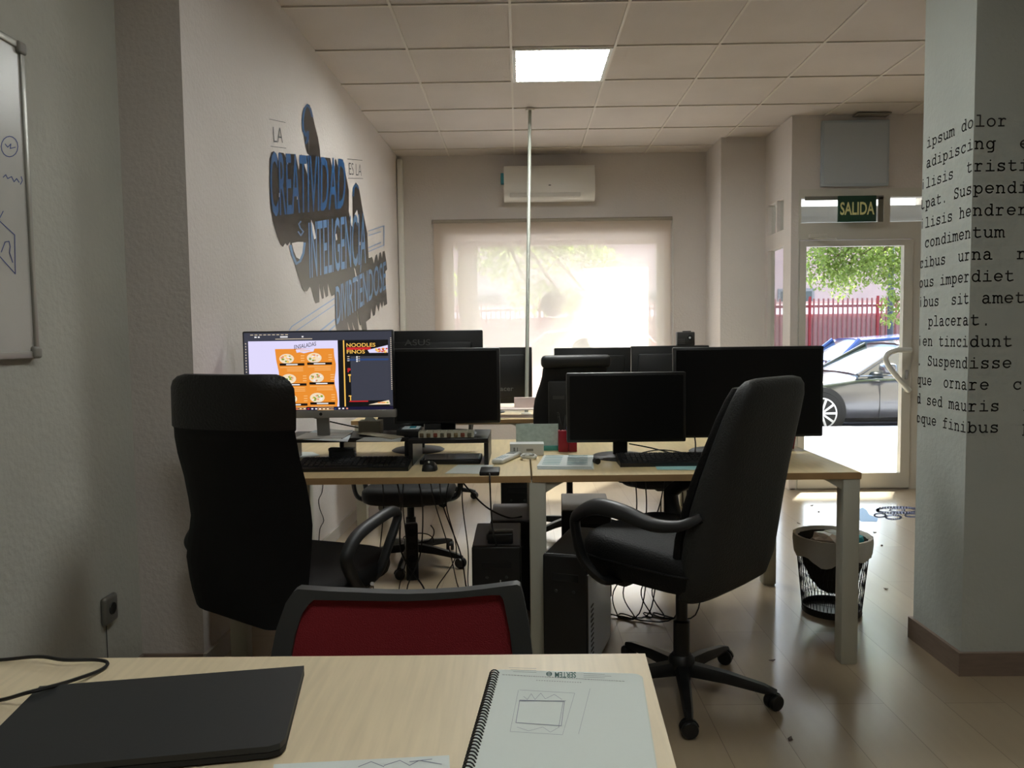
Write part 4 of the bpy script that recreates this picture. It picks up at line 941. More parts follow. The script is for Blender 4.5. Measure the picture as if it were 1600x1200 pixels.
def pad(mb, w_, d_, z0, z1, r=0.05, dome=0.015, cy=0.0, n=28, taper=0.0):
    rings = []
    for q, s in ((0.0, 0.90), (0.15, 0.97), (0.45, 1.0), (0.7, 0.99), (0.9, 0.94), (1.0, 0.86)):
        ring = []
        for i in range(n):
            a = 2*PI*i/n; e = 0.42
            x = math.copysign(abs(math.cos(a))**e, math.cos(a))*w_*s; y = math.copysign(abs(math.sin(a))**e, math.sin(a))*d_*s
            ring.append(Vector((x*(1-taper*(y/d_)), y+cy, z0+(z1-z0)*q + (dome*(y/d_) if q > 0.5 else 0))))
        rings.append(ring)
    return mb.loft(rings)
def office_chair(label, loc, rz, back='plain', m=BLK2, seat_z=0.42, btop=1.12, group=None, arms=True, a0=0.3, bw=0.22):
    c = thing('office_chair', label, 'chair', loc, rz, group)
    pad(MB(), 0.245, 0.235, seat_z, seat_z+0.075).build('seat', m, c)
    MB().rbox((-0.09, -0.1, seat_z-0.035), (0.09, 0.1, seat_z+0.004), 0.012, 2).build('seat_mechanism', BLK, c)
    star_base(c, a0=a0, post_top=seat_z-0.03)
    # back: lofted panel
    zb = seat_z+0.13; rings = []
    for k in range(13):
        q = k/12; z = zb+(btop-zb)*q
        wd = bw*(0.86+0.16*math.sin(PI*min(1, q*1.25)))*(1 if q < 0.93 else 0.94) * (1-0.10*max(0, q-0.6)/0.4)
        yy = -0.235-0.10*q+0.03*math.sin(q*PI)
        ring = []
        for i in range(20):
            a = 2*PI*i/20; ring.append(Vector((math.copysign(abs(math.cos(a))**0.5, math.cos(a))*wd, yy+math.copysign(abs(math.sin(a))**0.7, math.sin(a))*0.03 - 0.03*(1-abs(math.cos(a))), z)))
        rings.append(ring)
    MB().loft(rings).build('backrest', m, c)
    s = MB().tube([(0, -0.05, seat_z-0.02), (0, -0.24, seat_z-0.01), (0, -0.30, seat_z+0.08), (0, -0.325, seat_z+0.30)], 0.022, 8, sm=5, flat=0.5); s.build('back_bracket', BLK, c)
    if arms:
        for sx in (-1, 1):
            P = [(sx*0.19, 0.09, seat_z+0.0), (sx*0.27, 0.10, seat_z+0.03), (sx*0.285, 0.13, seat_z+0.14), (sx*0.285, 0.10, seat_z+0.22), (sx*0.285, 0.0, seat_z+0.235), (sx*0.285, -0.09, seat_z+0.22), (sx*0.28, -0.12, seat_z+0.12), (sx*0.25, -0.10, seat_z+0.0), (sx*0.17, -0.08, seat_z+0.0)]
            MB().tube(P, 0.02, 10, sm=6, flat=0.6).build('armrest', BLK, c)
    return c
# far chairs
c1 = office_chair('black office chair tucked behind the first desk, facing the lit monitor', (-0.61, 4.16, 0), PI, a0=0.25, btop=1.0, seat_z=0.36)
office_chair('black office chair on the far side of the further left desk', (-0.66, 5.80, 0), PI, a0=0.6, btop=1.0, seat_z=0.42)
office_chair('black office chair behind the right desk, seen past the leather chair', (0.80, 4.18, 0), PI+0.1, a0=0.9, btop=0.98, seat_z=0.43)
c3 = office_chair('black office chair with rounded top and label plate, beside the white pole', (0.30, 4.74, 0), 0.05, a0=0.1, btop=1.09, arms=False, bw=0.235)
MB().rbox((-0.20, -0.40, 1.05), (0.20, -0.34, 1.125), 0.028, 4).build('headrest', mat('headrest_charcoal', (30, 31, 31), 0.5), c3)
MB().rbox((-0.16, -0.385, 0.62), (0.16, -0.355, 0.98), 0.012, 2).build('rear_shell', mat('shell_charcoal', (26, 27, 27), 0.5), c3)
MB().rbox((-0.135, -0.3885, 0.875), (-0.07, -0.384, 0.895), 0.001, 1).build('label_plate', mat('plate_grey', (64, 64, 62), 0.4), c3)

# --- left mesh chair
LCY = math.radians(19); LCX, LCYY = -0.752, 2.575
lc = thing('office_chair', 'tall black mesh-back office chair seen from behind in front of lit monitor', 'chair', (LCX, LCYY, 0), -LCY)
def proj(p):
    q = RC.transposed() @ (Vector(p)-CAM); return 800+F*q.x/-q.z, 600-F*q.y/-q.z
def lcw(x, y, z): return (LCX+x*math.cos(LCY)+y*math.sin(LCY), LCYY-x*math.sin(LCY)+y*math.cos(LCY), z)
def solve(px, yl, z):
    lo, hi = -0.5, 0.5
    for _ in range(30):
        m_ = (lo+hi)/2
        if proj(lcw(m_, yl, z))[0] < px: lo = m_
        else: hi = m_
    return lo
SIL = [(985,303,470),(960,296,474),(940,292,478),(905,287,481),(860,291,484),(830,294,485),(800,290,482),(760,283,475),(720,273,465),(690,268,460),(674,267,457),(671,264,459),(640,263,459),(605,262,456),(594,265,449),(587,272,440),(583,284,428)]
prof = []
for i, (py, xl, xr) in enumerate(SIL):
    z = H-(py-528)*2.29/F+0.0
    q = (z-0.36)/0.77; yl = -0.20-0.10*q+0.045*math.sin(PI*min(1, q*1.1))-0.012
    prof.append((z, solve(xl, yl, z), solve(xr, yl, z)))
z0_ = prof[0][0]; prof = [(z0_-0.028, -0.02, prof[0][2]-0.03), (z0_-0.02, -0.11, prof[0][2]-0.015)]+prof
rings = []
for z, xl, xr in prof:
    q = (z-0.36)/0.77; yc = -0.20-0.10*q+0.045*math.sin(PI*min(1, q*1.1)); th = 0.022 if z < 0.956 else 0.034
    n = 12; cx = (xl+xr)/2; hw_ = (xr-xl)/2; ring = []
    for i in range(n+1): u = -1+2*i/n; ring.append(Vector((cx+u*hw_, yc-0.035*(1-u*u)-th*(1-u**6), z)))
    for i in range(n+1): u = 1-2*i/n; ring.append(Vector((cx+u*hw_, yc-0.03*(1-u*u)+th*0.6*(1-u**6), z)))
    rings.append(ring)
k = 13
MB().loft(rings[:k+1]).build('backrest', MESHB, lc)
MB().loft(rings[k:]).build('headrest', mat('headrest_black_leather', (8, 8, 8), 0.5, bump=0.3, bscale=120), lc)
pad(MB(), 0.245, 0.235, 0.40, 0.475, cy=0.02).build('seat', MESHB, lc)
MB().rbox((-0.09, -0.1, 0.36), (0.09, 0.12, 0.404), 0.012, 2).build('seat_mechanism', BLK, lc)
star_base(lc, a0=0.5, post_top=0.37)
MB().tube([(0, -0.05, 0.375), (0, -0.2, 0.38), (0, -0.22, 0.46), (0, -0.23, 0.60)], 0.024, 8, sm=5, flat=0.5).build('back_bracket', BLK, lc)
for sx in (-1, 1):
    e_ = 0.0 if sx > 0 else 0.075
    P = [(sx*0.15, 0.05, 0.385), (sx*0.22, 0.0, 0.40), (sx*(0.25+e_), -0.08, 0.46), (sx*(0.265+e_), -0.14, 0.53), (sx*(0.27+e_), -0.145, 0.57), (sx*(0.27+e_), -0.08, 0.612), (sx*(0.27+e_), 0.06, 0.634), (sx*(0.27+e_), 0.15, 0.637), (sx*(0.27+e_), 0.185, 0.61), (sx*0.26, 0.14, 0.53), (sx*0.24, 0.10, 0.44), (sx*0.18, 0.10, 0.385)]
    MB().tube(P, 0.021, 10, sm=6, flat=0.75).build('armrest', mat('arm_black_grey', (30, 32, 33), 0.5), lc)
    MB().tube([(sx*0.275, -0.01, 0.43), (sx*0.225, 0.045, 0.385)], 0.007, 8).build('chrome_bolt', CHROME, lc)

# --- right leather chair
rc = thing('office_chair', 'charcoal leather executive chair turned away at the right desk', 'chair', (0.547, 2.60, 0), math.radians(45))
rings = []
S_ = [(0.40, -.14, .205, .10), (0.43, -.165, .225, .13), (0.50, -.18, .235, .15), (0.60, -.195, .24, .15), (0.70, -.215, .238, .14), (0.80, -.24, .232, .125), (0.90, -.27, .222, .11), (0.98, -.295, .212, .10), (1.04, -.315, .20, .09), (1.075, -.325, .185, .078), (1.095, -.33, .16, .055), (1.102, -.332, .12, .03)]
for z, yc, hw_, th in S_:
    ring = []
    for i in range(28):
        a = 2*PI*i/28; cxx = math.copysign(abs(math.cos(a))**0.55, math.cos(a)); sy = math.copysign(abs(math.sin(a))**0.75, math.sin(a))
        ring.append(Vector((cxx*hw_, yc-0.0+sy*th/2, z)))
    rings.append(ring)
MB().loft(rings).build('backrest', LEATH, rc)
# front cushion of the back (darker, puffed)
rings2 = []
for z, yc, hw_, th in S_[2:-2]:
    ring = []
    for i in range(24):
        a = 2*PI*i/24; cxx = math.copysign(abs(math.cos(a))**0.5, math.cos(a)); sy = math.copysign(abs(math.sin(a))**0.7, math.sin(a))
        ring.append(Vector((cxx*(hw_-0.012), yc+th/2-0.012+sy*0.03, z)))
    rings2.append(ring)
MB().loft(rings2).build('back_cushion', LEATHD, rc)
pad(MB(), 0.25, 0.26, 0.425, 0.555, cy=0.03, dome=0.012).build('seat', LEATHD, rc)
MB().tube([(math.copysign(abs(math.cos(a))**0.42, math.cos(a))*0.2505, 0.03+math.copysign(abs(math.sin(a))**0.42, math.sin(a))*0.2605, 0.49) for a in [2*PI*i/40 for i in range(41)]], 0.004, 6).build('seat_piping', LEATHD, rc)
MB().rbox((-0.08, -0.12, 0.385), (0.08, 0.1, 0.43), 0.012, 2).build('seat_mechanism', BLK, rc)
MB().rbox((-0.16, 0.12, 0.375), (-0.09, 0.18, 0.43), 0.01, 2).build('tilt_lever', BLK, rc)
star_base(rc, a0=math.radians(-25.6-45), R=0.305, post_top=0.39)
for sx in (-1, 1):
    P = [(sx*0.20, 0.12, 0.42), (sx*0.27, 0.13, 0.43), (sx*0.285, 0.20, 0.49), (sx*0.285, 0.235, 0.60), (sx*0.285, 0.215, 0.64), (sx*0.285, 0.14, 0.675), (sx*0.285, 0.03, 0.672), (sx*0.28, -0.08, 0.65), (sx*0.265, -0.17, 0.66), (sx*0.235, -0.22, 0.69)]
    MB().tube(P, [0.024, 0.026, 0.03, 0.03, 0.032, 0.034, 0.03, 0.025, 0.02, 0.018], 10, sm=6, flat=0.6).build('armrest', BLK, rc)
    if sx > 0:
        for yo in (-0.08, 0.03): MB().tube([(0.28, yo, 0.66), (0.28, yo, 0.60), (0.26, yo+0.01, 0.50), (0.21, yo+0.02, 0.42)], 0.017, 8, sm=5, flat=0.6).build('arm_strut', BLK, rc)

# --- red chair in front
YR = 1.45
rd = thing('visitor_chair', 'low chair with red mesh back in grey frame, behind the foreground desk', 'chair', (-0.205, YR, 0))
def onr(x, y, dy=0.0): p = aY(x, y, YR); bow = 0.05*((p.x+0.205)/0.23)**2; return Vector((p.x+0.205, -bow+dy, p.z))
out = [(472,909),(478,906),(520,914),(560,919),(600,923),(640,924.5),(680,923),(720,919),(760,912),(795,904),(808,901),(813,903),(818,920),(826,960),(832,1010),(834,1060),(830,1120),(800,1165),(640,1180),(480,1165),(450,1120),(440,1060),(440,1015),(450,960),(462,924)]
inn = [(492,932),(500,925),(530,929),(560,932),(600,935),(640,936),(680,934),(715,930),(745,925),(770,921),(782,920),(787,926),(791,945),(797,975),(802,1015),(804,1060),(800,1110),(780,1140),(640,1152),(500,1140),(476,1110),(468,1060),(467,1015),(474,975),(483,945)]
fr = MB(); n = len(out)
vo = [onr(x, y, -0.012) for x, y in out]; vi = [onr(x, y, -0.012) for x, y in inn]; vo2 = [onr(x, y, 0.014) for x, y in out]; vi2 = [onr(x, y, 0.014) for x, y in inn]
fr.add(vo+vi+vo2+vi2, [(i, (i+1) % n, (i+1) % n+n, i+n) for i in range(n)]+[(i+2*n, i+3*n, (i+1) % n+3*n, (i+1) % n+2*n) for i in range(n)]+[(i, i+2*n, (i+1) % n+2*n, (i+1) % n) for i in range(n)]+[(i+n, (i+1) % n+n, (i+1) % n+3*n, i+3*n) for i in range(n)])
fr.build('back_frame', GREYP, rd)
rm = MB(); lv = []
ctr = (640, 1040)
for s_ in (1.01, 0.8, 0.6, 0.4, 0.2): lv.append([onr(ctr[0]+(x-ctr[0])*s_, ctr[1]+(y-ctr[1])*s_, 0.0) for x, y in inn])
rm.loft(lv, cap=False); rm.add(lv[-1], [tuple(range(n))])
for f_ in rm.f: pass
rm.build('back_mesh', RED, rd)
zb = aY(640, 1160, YR).z
MB().tube([(-0.1, 0.0, zb+0.02), (-0.1, 0.04, zb-0.03), (-0.1, 0.05, 0.43)], 0.012, 8, sm=4).tube([(0.12, 0.0, zb+0.02), (0.12, 0.04, zb-0.03), (0.12, 0.05, 0.43)], 0.012, 8, sm=4).build('back_support', BLK, rd)
# seat towards the far side: the sitter would face away from the foreground desk edge
pad(MB(), 0.23, 0.22, 0.41, 0.47, cy=-0.26+0.5).build('seat', RED, rd)
for sx in (-1, 1):
    for yy in (0.06, 0.42): MB().tube([(sx*0.19, yy, 0.415), (sx*0.22, yy+(0.02 if yy > 0.2 else -0.02), 0)], 0.011, 10).build('leg', BLK, rd)

# ================================================================== UNDER THE DESKS
def tower(label, loc, rz, w_, d_, h_, side=BLK, top=BLK, group=None, name='computer_tower'):
    t = thing(name, label, 'computer', loc, rz, group)
    MB().rbox((-w_/2, 0.02, 0.012), (w_/2, d_, h_), 0.004, 2).build('case', side, t)
    MB().rbox((-w_/2-0.001, 0, 0.012), (w_/2+0.001, 0.022, h_+0.002), 0.008, 3).build('front_panel', BLK, t)
    MB().box((-w_/2+0.004, 0.025, h_-0.0008), (w_/2-0.004, d_-0.004, h_+0.0012)).build('top_panel', top, t)
    MB().rbox((-w_*0.3, -0.002, h_*0.80), (w_*0.3, 0.003, h_*0.86), 0.001, 1).build('drive_bay', BLK2, t)
    for x in (-w_*0.2, w_*0.2): MB().lathe([(0.006, 0), (0.005, 0.003)], 12, M=Matrix.Translation((x, 0.0, h_*0.72)) @ Matrix.Rotation(PI/2, 4, 'X')).build('button', GREYP, t)
    for x in (-w_*0.35, w_*0.35):
        for y in (0.04, d_-0.05): MB().lathe([(0.012, 0), (0.012, 0.013)], 12, (x, y, 0)).build('foot', BLK, t)
    return t
t1 = tower('black computer tower with pale grey side standing before the right desk', (0.150, 2.685, 0), -math.radians(18), 0.162, 0.42, 0.455, side=TOWERG, top=BLK)
g_ = MB()
for k in range(12): g_.box((0.0827, 0.05, 0.06+k*0.018), (0.0842, 0.09, 0.066+k*0.018))
g_.build('vent_slots', GREYP, t1)
t2 = tower('small black computer with grey top left of the middle desk leg', (-0.10, 2.92, 0), 0, 0.19, 0.38, 0.425, top=TOWERT)
t3 = tower('grey-topped computer standing behind the small black one', (-0.04, 3.37, 0), 0, 0.20, 0.36, 0.415, top=TOWERT)
t5 = tower('computer with light grey top under the back of the right desk', (0.30, 3.53, 0), -0.05, 0.23, 0.40, 0.42, top=mat('top_light_grey', (120, 116, 112), 0.5))
t6 = tower('tall black computer case standing behind the middle leg', (-0.02, 4.06, 0), 0, 0.18, 0.30, 0.50)
pbk = thing('power_brick', 'black power brick resting on the small black computer', 'power supply', (-0.085, 2.99, 0.4265))
MB().rbox((-0.05, -0.035, 0), (0.05, 0.045, 0.042), 0.006).build('body', BLK, pbk); MB().rbox((-0.055, -0.01, 0.01), (-0.049, 0.02, 0.03), 0.002).build('plug', GREYP, pbk)
ctr_ = thing('cable_tray', 'black cable tray hung below the right desk', 'cable tray', (0.13, 3.3, ZT-0.026-0.07))
MB().rbox((0, 0, 0), (0.5, 0.14, 0.035), 0.004).build('tray', BLK, ctr_)
for x in (0.04, 0.44): MB().box((x, 0.02, 0.034), (x+0.02, 0.12, 0.07)).build('hanger', BLK2, ctr_)
ctr_ = thing('cable_tray', 'black cable tray hung below the left desk', 'cable tray', (-0.62, 3.3, ZT-0.026-0.07))
MB().rbox((0, 0, 0), (0.52, 0.14, 0.035), 0.004).build('tray', BLK, ctr_)
for x in (0.04, 0.44): MB().box((x, 0.02, 0.034), (x+0.02, 0.12, 0.07)).build('hanger', BLK2, ctr_)
MB().rbox((0.14, -0.012, 0.008), (0.17, -0.001, 0.02), 0.002).build('switch', emit('switch_red', (230, 40, 20), 0.9), ctr_)
ps = thing('power_strip', 'black power strip hanging in the cables by the chair post', 'power strip', (-0.50, 3.42, 0.14), 0.2)
MB().rbox((-0.028, -0.02, 0), (0.028, 0.02, 0.26), 0.006).build('body', BLK, ps)
for k in range(4): MB().lathe([(0.018, 0), (0.018, 0.002)], 14, M=Matrix.Translation((0, -0.019, 0.04+k*0.06)) @ Matrix.Rotation(PI/2, 4, 'X')).build('outlet', BLK2, ps)
random.seed(21)
cl = ['black cable falling nearest the left armrest of the mesh chair', 'black cable hanging just left of the power strip', 'black cable bundle strand right of the power strip', 'long black cable looping wide to the right under left desk',
      'thin black cable hanging at the middle under left desk', 'black cable sagging toward the small black computer', 'black cable crossing toward the grey-topped computer', 'black cable hanging near the wheels of the tucked chair']
for i, lb in enumerate(cl):
    x = -0.62+i*0.052; y = 3.36+0.03*math.sin(i*2); x2 = x+random.uniform(-0.08, 0.12); y2 = 3.5+random.uniform(-.15, .15)
    cable(lb, [(x, y, 0.64), (x+random.uniform(-.03, .03), y, 0.5), ((x+x2)/2+random.uniform(-.06, .08), y, 0.28), (x2, y, 0.12), (x2+0.02, y2, 0.01), (x2+0.12, y2+0.05, 0.006), (x2+0.18, y2-0.06, 0.006)], random.choice((0.0025, 0.003, 0.004)), sm=7)
cable('round loop of black cable beside the chair post', [(-0.47+0.07*math.cos(a*0.5), 3.44+0.02*math.sin(a), 0.30+0.035*math.sin(a*0.5)+0.004*a) for a in range(15)], 0.0028, sm=3)
cable('red wire trailing on the floor among the black cables', [(-0.55, 3.5, 0.006), (-0.4, 3.42, 0.006), (-0.32, 3.5, 0.006), (-0.24, 3.46, 0.006)], 0.0022, mat('red_wire', (140, 40, 24), 0.5))
cable('black cable curving from desk to the grey-topped computer', [(-0.33, 3.5, 0.66), (-0.26, 3.48, 0.56), (-0.16, 3.42, 0.47), (-0.06, 3.42, 0.42), (0.0, 3.44, 0.42)], 0.004)
cable('white lead hanging on the small black computer front', [(-0.085, 2.905, 0.30), (-0.086, 2.90, 0.24), (-0.09, 2.895, 0.1), (-0.09, 2.9, 0.006)], 0.0022, WHITE)
cl = ['black cable swinging low behind the grey-sided tower', 'second black cable swinging behind the grey-sided tower', 'black cable hanging under the seat of the leather chair', 'thin black cable reaching the floor behind the tower', 'black cable in front of the far right chair']
random.seed(33)
for i, lb in enumerate(cl):
    x = 0.40+i*0.06+random.uniform(-.03, .03); r1 = random.uniform(-.12, .12); r2 = random.uniform(0.02, 0.14)
    cable(lb, [(x+0.1, 3.4, 0.64), (x+0.1+r1*0.4, 3.42, 0.45), (x+0.05+r1, 3.4+r2*0.3, 0.25), (x-0.06+r1*0.5, 3.36, 0.06+r2*0.3), (x-0.16+r2, 3.28+r1*0.3, 0.012), (x-0.05+r1, 3.20+r2, 0.008), (x+0.10, 3.25+r1*0.5, 0.03), (x+0.16, 3.36, 0.16+r2), (x+0.18, 3.42, 0.5), (x+0.16, 3.4, 0.64)][:8+i % 3], 0.003, sm=7)

# ================================================================== WASTE BIN
bn = thing('waste_bin', 'black wire mesh waste bin with pale liner bag beside the desk leg', 'waste bin', (1.372, 3.36, 0))
RB, RT, HB = 0.122, 0.155, 0.335
def rr_(z): return RB+(RT-RB)*z/HB
wm = MB()
for k in range(104):
    a = 2*PI*k/104; wm.tube([(rr_(z)*math.cos(a+s_*z*0.9), rr_(z)*math.sin(a+s_*z*0.9), z) for z in (0.02, 0.12, 0.22, 0.33) for s_ in ((1,) if k % 2 else (-1,))], 0.0011, 4, cap=False)
for z in (0.06, 0.12, 0.18, 0.24, 0.29): wm.tube([(rr_(z)*math.cos(2*PI*i/40), rr_(z)*math.sin(2*PI*i/40), z) for i in range(41)], 0.001, 4, cap=False)
wm.build('wire_mesh', BLK, bn)
MB().lathe([(RB+0.002, 0.0), (RB+0.004, 0.006), (RB+0.002, 0.03), (RB-0.002, 0.03), (RB-0.004, 0.006), (0.001, 0.004)], 40, cap=False).build('base', BLK, bn)
MB().tube([(rr_(HB)*math.cos(2*PI*i/40), rr_(HB)*math.sin(2*PI*i/40), HB) for i in range(41)], 0.004, 6, cap=False).build('rim', BLK, bn)
bagm = leafmat('bin_liner', (64, 62, 58), 0.25)
rings = []
for z, r in ((0.085, 0.02), (0.10, 0.05), (0.14, 0.085), (0.2, 0.115), (0.28, 0.135), (0.33, 0.146)):
    rings.append([Vector(((r+0.006*math.sin(i*2.3+z*40))*math.cos(2*PI*i/36), (r+0.006*math.sin(i*1.7+z*30))*math.sin(2*PI*i/36), z)) for i in range(36)])
MB().loft(rings, cap=False).build('liner_bag', bagm, bn)
rings = []
for z, r in ((0.33, 0.146), (0.345, 0.152), (0.345, 0.163), (0.32, 0.164), (0.28, 0.160), (0.255, 0.157)):
    rings.append([Vector(((r+0.003*math.sin(i*2.9))*math.cos(2*PI*i/48), (r+0.003*math.sin(i*2.9))*math.sin(2*PI*i/48), z+(0.028*math.sin(i*0.55)*math.sin(i*0.21+1) if z < 0.27 else 0))) for i in range(48)])
MB().loft(rings, cap=False).build('liner_cuff', leafmat('bin_liner_white', (214, 210, 200), 0.35), bn)
def crumple(name, label, loc, r, m, sd_):
    random.seed(sd_); bm = bmesh.new(); bmesh.ops.create_icosphere(bm, subdivisions=2, radius=r)
    for v in bm.verts: v.co *= random.uniform(0.72, 1.12); v.co.z *= 0.6
    me = bpy.data.meshes.new(name); bm.to_mesh(me); bm.free(); me.materials.append(m); o = bpy.data.objects.new(name, me); COL.objects.link(o); o.location = loc
    tag(o, label, 'rubbish'); return o
crumple('crumpled_wrapper', 'crumpled pale plastic wrapper on top of the full bin', (1.33, 3.35, 0.315), 0.07, mat('wrapper', (206, 190, 176), 0.35), 1)
crumple('crumpled_napkin', 'white crumpled napkin at the back of the bin', (1.40, 3.43, 0.31), 0.06, PAPER, 2)
crumple('teal_packet', 'teal crumpled packet at the right side of the bin', (1.46, 3.38, 0.315), 0.055, mat('packet_teal', (70, 160, 165), 0.4), 3)

# floor sticker by the door and bits on the floor
st = MB()
def onf(x, y): p = aZ(x, y, 0.0008); return p
stb = MB()
def rect_f(mb, pts): mb.quad(*[onf(x, y) for x, y in pts])
rect_f(stb, [(1340,796),(1348,793),(1354,797),(1358,804),(1372,810),(1370,815),(1345,815),(1340,808)])
o = stb.build('floor_sticker', mat('sticker_cyan', (70, 140, 200), 0.4), rec=False); tag(o, 'bright blue blob sticker on the floor before the door', 'sticker')
stb = MB(); stb.strip(arc(1402, 797, 32, 4.5, 0, 360, 40), 3.2, onf); stb.strip(arc(1402, 797, 12, 2.2, 0, 360, 20), 1.6, onf); stb.strip(arc(1375, 805, 9, 3.0, 0, 360, 20), 2.4, onf); stb.strip(arc(1396, 808, 12, 3.2, 0, 360, 20), 2.6, onf); stb.strip(arc(1424, 805, 10, 2.6, 0, 360, 20), 2.2, onf)
o = stb.build('floor_sticker', mat('sticker_grey_blue', (110, 120, 160), 0.4), rec=False); tag(o, 'grey-blue linked rings sticker on the floor before the door', 'sticker')
random.seed(4)
nm = ['by the bin', 'under the door panel', 'near the floor sticker', 'between bin and pillar', 'in front of the bin', 'left of the bin', 'near the desk leg', 'near the pillar base', 'by the chair caster', 'close to the side window']
for i, (x, y) in enumerate(((1268,790),(1279,800),(1248,818),(1367,832),(1378,852),(1384,920),(1206,1032),(1234,1155),(1376,794),(1310,775))):
    p = aZ(x, y, 0.001); o = MB().prism([(-0.012,-0.004,0),(0.004,-0.008,0),(0.013,0.002,0.003),(0,0.007,0)], [(-0.011,-0.003,0.002),(0.003,-0.006,0.003),(0.012,0.002,0.006),(0,0.006,0.002)]).build('dry_leaf', mat('dry_leaf', (104, 92, 84), 0.8)); o.location = p; o.rotation_euler = (0,0,i)
    tag(o, 'tiny dry leaf scrap on the floor '+nm[i], 'leaf')

# ================================================================== OUTSIDE
SW = -0.12; RZ = -0.30
struct('ground_pavement', MB().box((-12, YB+0.13, SW-0.2), (24, 11.0, SW)).box((XS+0.06, YD+0.13, SW-0.2), (24, YB+0.13, SW)), mat('pavement', (190, 193, 206), 0.85, noise=0.08, nscale=3))
struct('trim_6', MB().box((DX0-0.05, YD+0.0, -0.13), (3.5, YD+0.14, 0.011)), mat('door_sill', (170, 166, 158), 0.6))
struct('ground_road', MB().box((-30, 11.0, RZ-0.2), (50, 60, RZ)), mat('asphalt', (98, 98, 102), 0.85, noise=0.15, nscale=5))
# recess outside the door: right return, soffit, building above
OUTM = mat('facade_outside', (176, 168, 156), 0.8)
struct('wall_facade_upper', MB().box((XS+0.06, YD+0.10, 2.62), (XR+0.12, YB+0.25, 5.8)), OUTM)
struct('trim_7', MB().quad((XS+0.06, YB+0.24, 2.385), (XR, YB+0.24, 2.385), (XR, YB+0.24, 2.62), (XS+0.06, YB+0.24, 2.62)), leafmat('transom_glow_white', (240, 242, 244), 0.6))  # thin translucent sheet added to glow white in the sun behind the transom
struct('trim_8', MB().box((XS+0.06, YB+0.02, 2.24), (XR, YB+0.2, 2.385)).box((XS+0.06, YB+0.0, 2.235), (XR, YB+0.02, 2.26)), mat('shutter_box_grey', (176, 184, 190), 0.6))
struct('wall_entrance_right', MB().box((XR, YD+0.10, -0.12), (XR+0.12, YB+0.25, 2.62)), OUTM)
struct('wall_facade', MB().box((-6, YB+0.131, CZ+0.21), (XBR-0.001, YB+0.20, 5.8)).box((-6, YB+0.131, -0.12), (-1.31, YB+0.20, CZ+0.21)).box((XR+0.121, YB+0.1, -0.12), (10, YB+0.25, 5.8)), OUTM)
# building and wall across the street
MAUVE = mat('mauve_render', (170, 148, 146), 0.9, noise=0.06, nscale=1.5)
bd = thing('building', 'long mauve rendered building across the street behind the fence', 'building', (6, 30, RZ))
MB().box((-30, 0, 0), (34, 6, 5.6)).build('wall', MAUVE, bd)
MB().box((-30.2, -0.3, 5.6), (34.2, 6.2, 5.9)).build('cornice', mat('cornice', (190, 180, 172), 0.8), bd)
for k in range(9):
    wd_ = MB().box((-26+k*6, -0.06, 1.4), (-24.6+k*6, 0.04, 3.2)).build('window', mat('shutter_grey', (120, 118, 120), 0.7), bd)
    MB().box((-25.9+k*6, -0.08, 1.5), (-24.7+k*6, -0.05, 3.1)).build('pane', mat('dark_pane', (60, 66, 72), 0.15), wd_)
lw = thing('bright_gap_wall', 'pale wall made up for the bright gaps behind the red street fence', 'wall', (6, 24, RZ))  # white wall made up for the sunlit brightness between the pickets
MB().box((-28, 0, 0), (32, 0.3, 2.42)).build('wall_body', mat('pale_wall', (244, 240, 236), 0.9), lw)
MB().box((-28, -0.05, 2.42), (32, 0.35, 2.48)).build('coping', mat('coping', (200, 170, 160), 0.8), lw)
YFN = 19.0
zf0, zf1, zf2 = aY(1330, 490, YFN).z, aY(1330, 466, YFN).z, aY(1330, 478, YFN).z
fn = thing('street_fence', 'red picket railing above a solid brick-red wall across the street', 'fence', (6.5, YFN, RZ))
MB().box((-24, 0, 0), (20, 0.12, zf0-RZ)).build('plinth_wall', mat('fence_brickred', (196, 150, 142), 0.85, noise=0.1, nscale=4), fn)
pk = MB(); REDF = mat('fence_red', (150, 84, 80), 0.6)
for k in range(-90, 90): pk.box((k*0.118-0.017, -0.06, 0.2), (k*0.118+0.017, -0.03, zf1-RZ))
pk.build('pickets', REDF, fn)['kind'] = 'stuff'
MB().box((-24, -0.03, zf2-RZ-0.03), (20, -0.001, zf2-RZ+0.03)).build('rail', REDF, fn)
MB().box((-24, -0.03, 0.3), (20, -0.001, 0.36)).build('rail', REDF, fn)
for k in range(-8, 10): MB().box((k*1.65+0.6-0.026, -0.1, 0), (k*1.65+0.6+0.026, -0.06, zf1-RZ+0.05)).build('post', mat('fence_post_red', (150, 30, 34), 0.6), fn)
# lamp post seen at the right of the door pane
lp_ = thing('street_post', 'slim dark grey street post behind the cars at the right of the door glass', 'post', (7.95, 16.6, RZ))
MB().tube([(0,0,0), (0,0,5)], 0.06, 12).build('shaft', mat('post_grey', (70, 72, 80), 0.5), lp_); MB().lathe([(0.12, 0), (0.1, 0.3), (0.06, 0.35)], 14).build('foot', mat('post_grey', (70, 72, 80), 0.5), lp_)

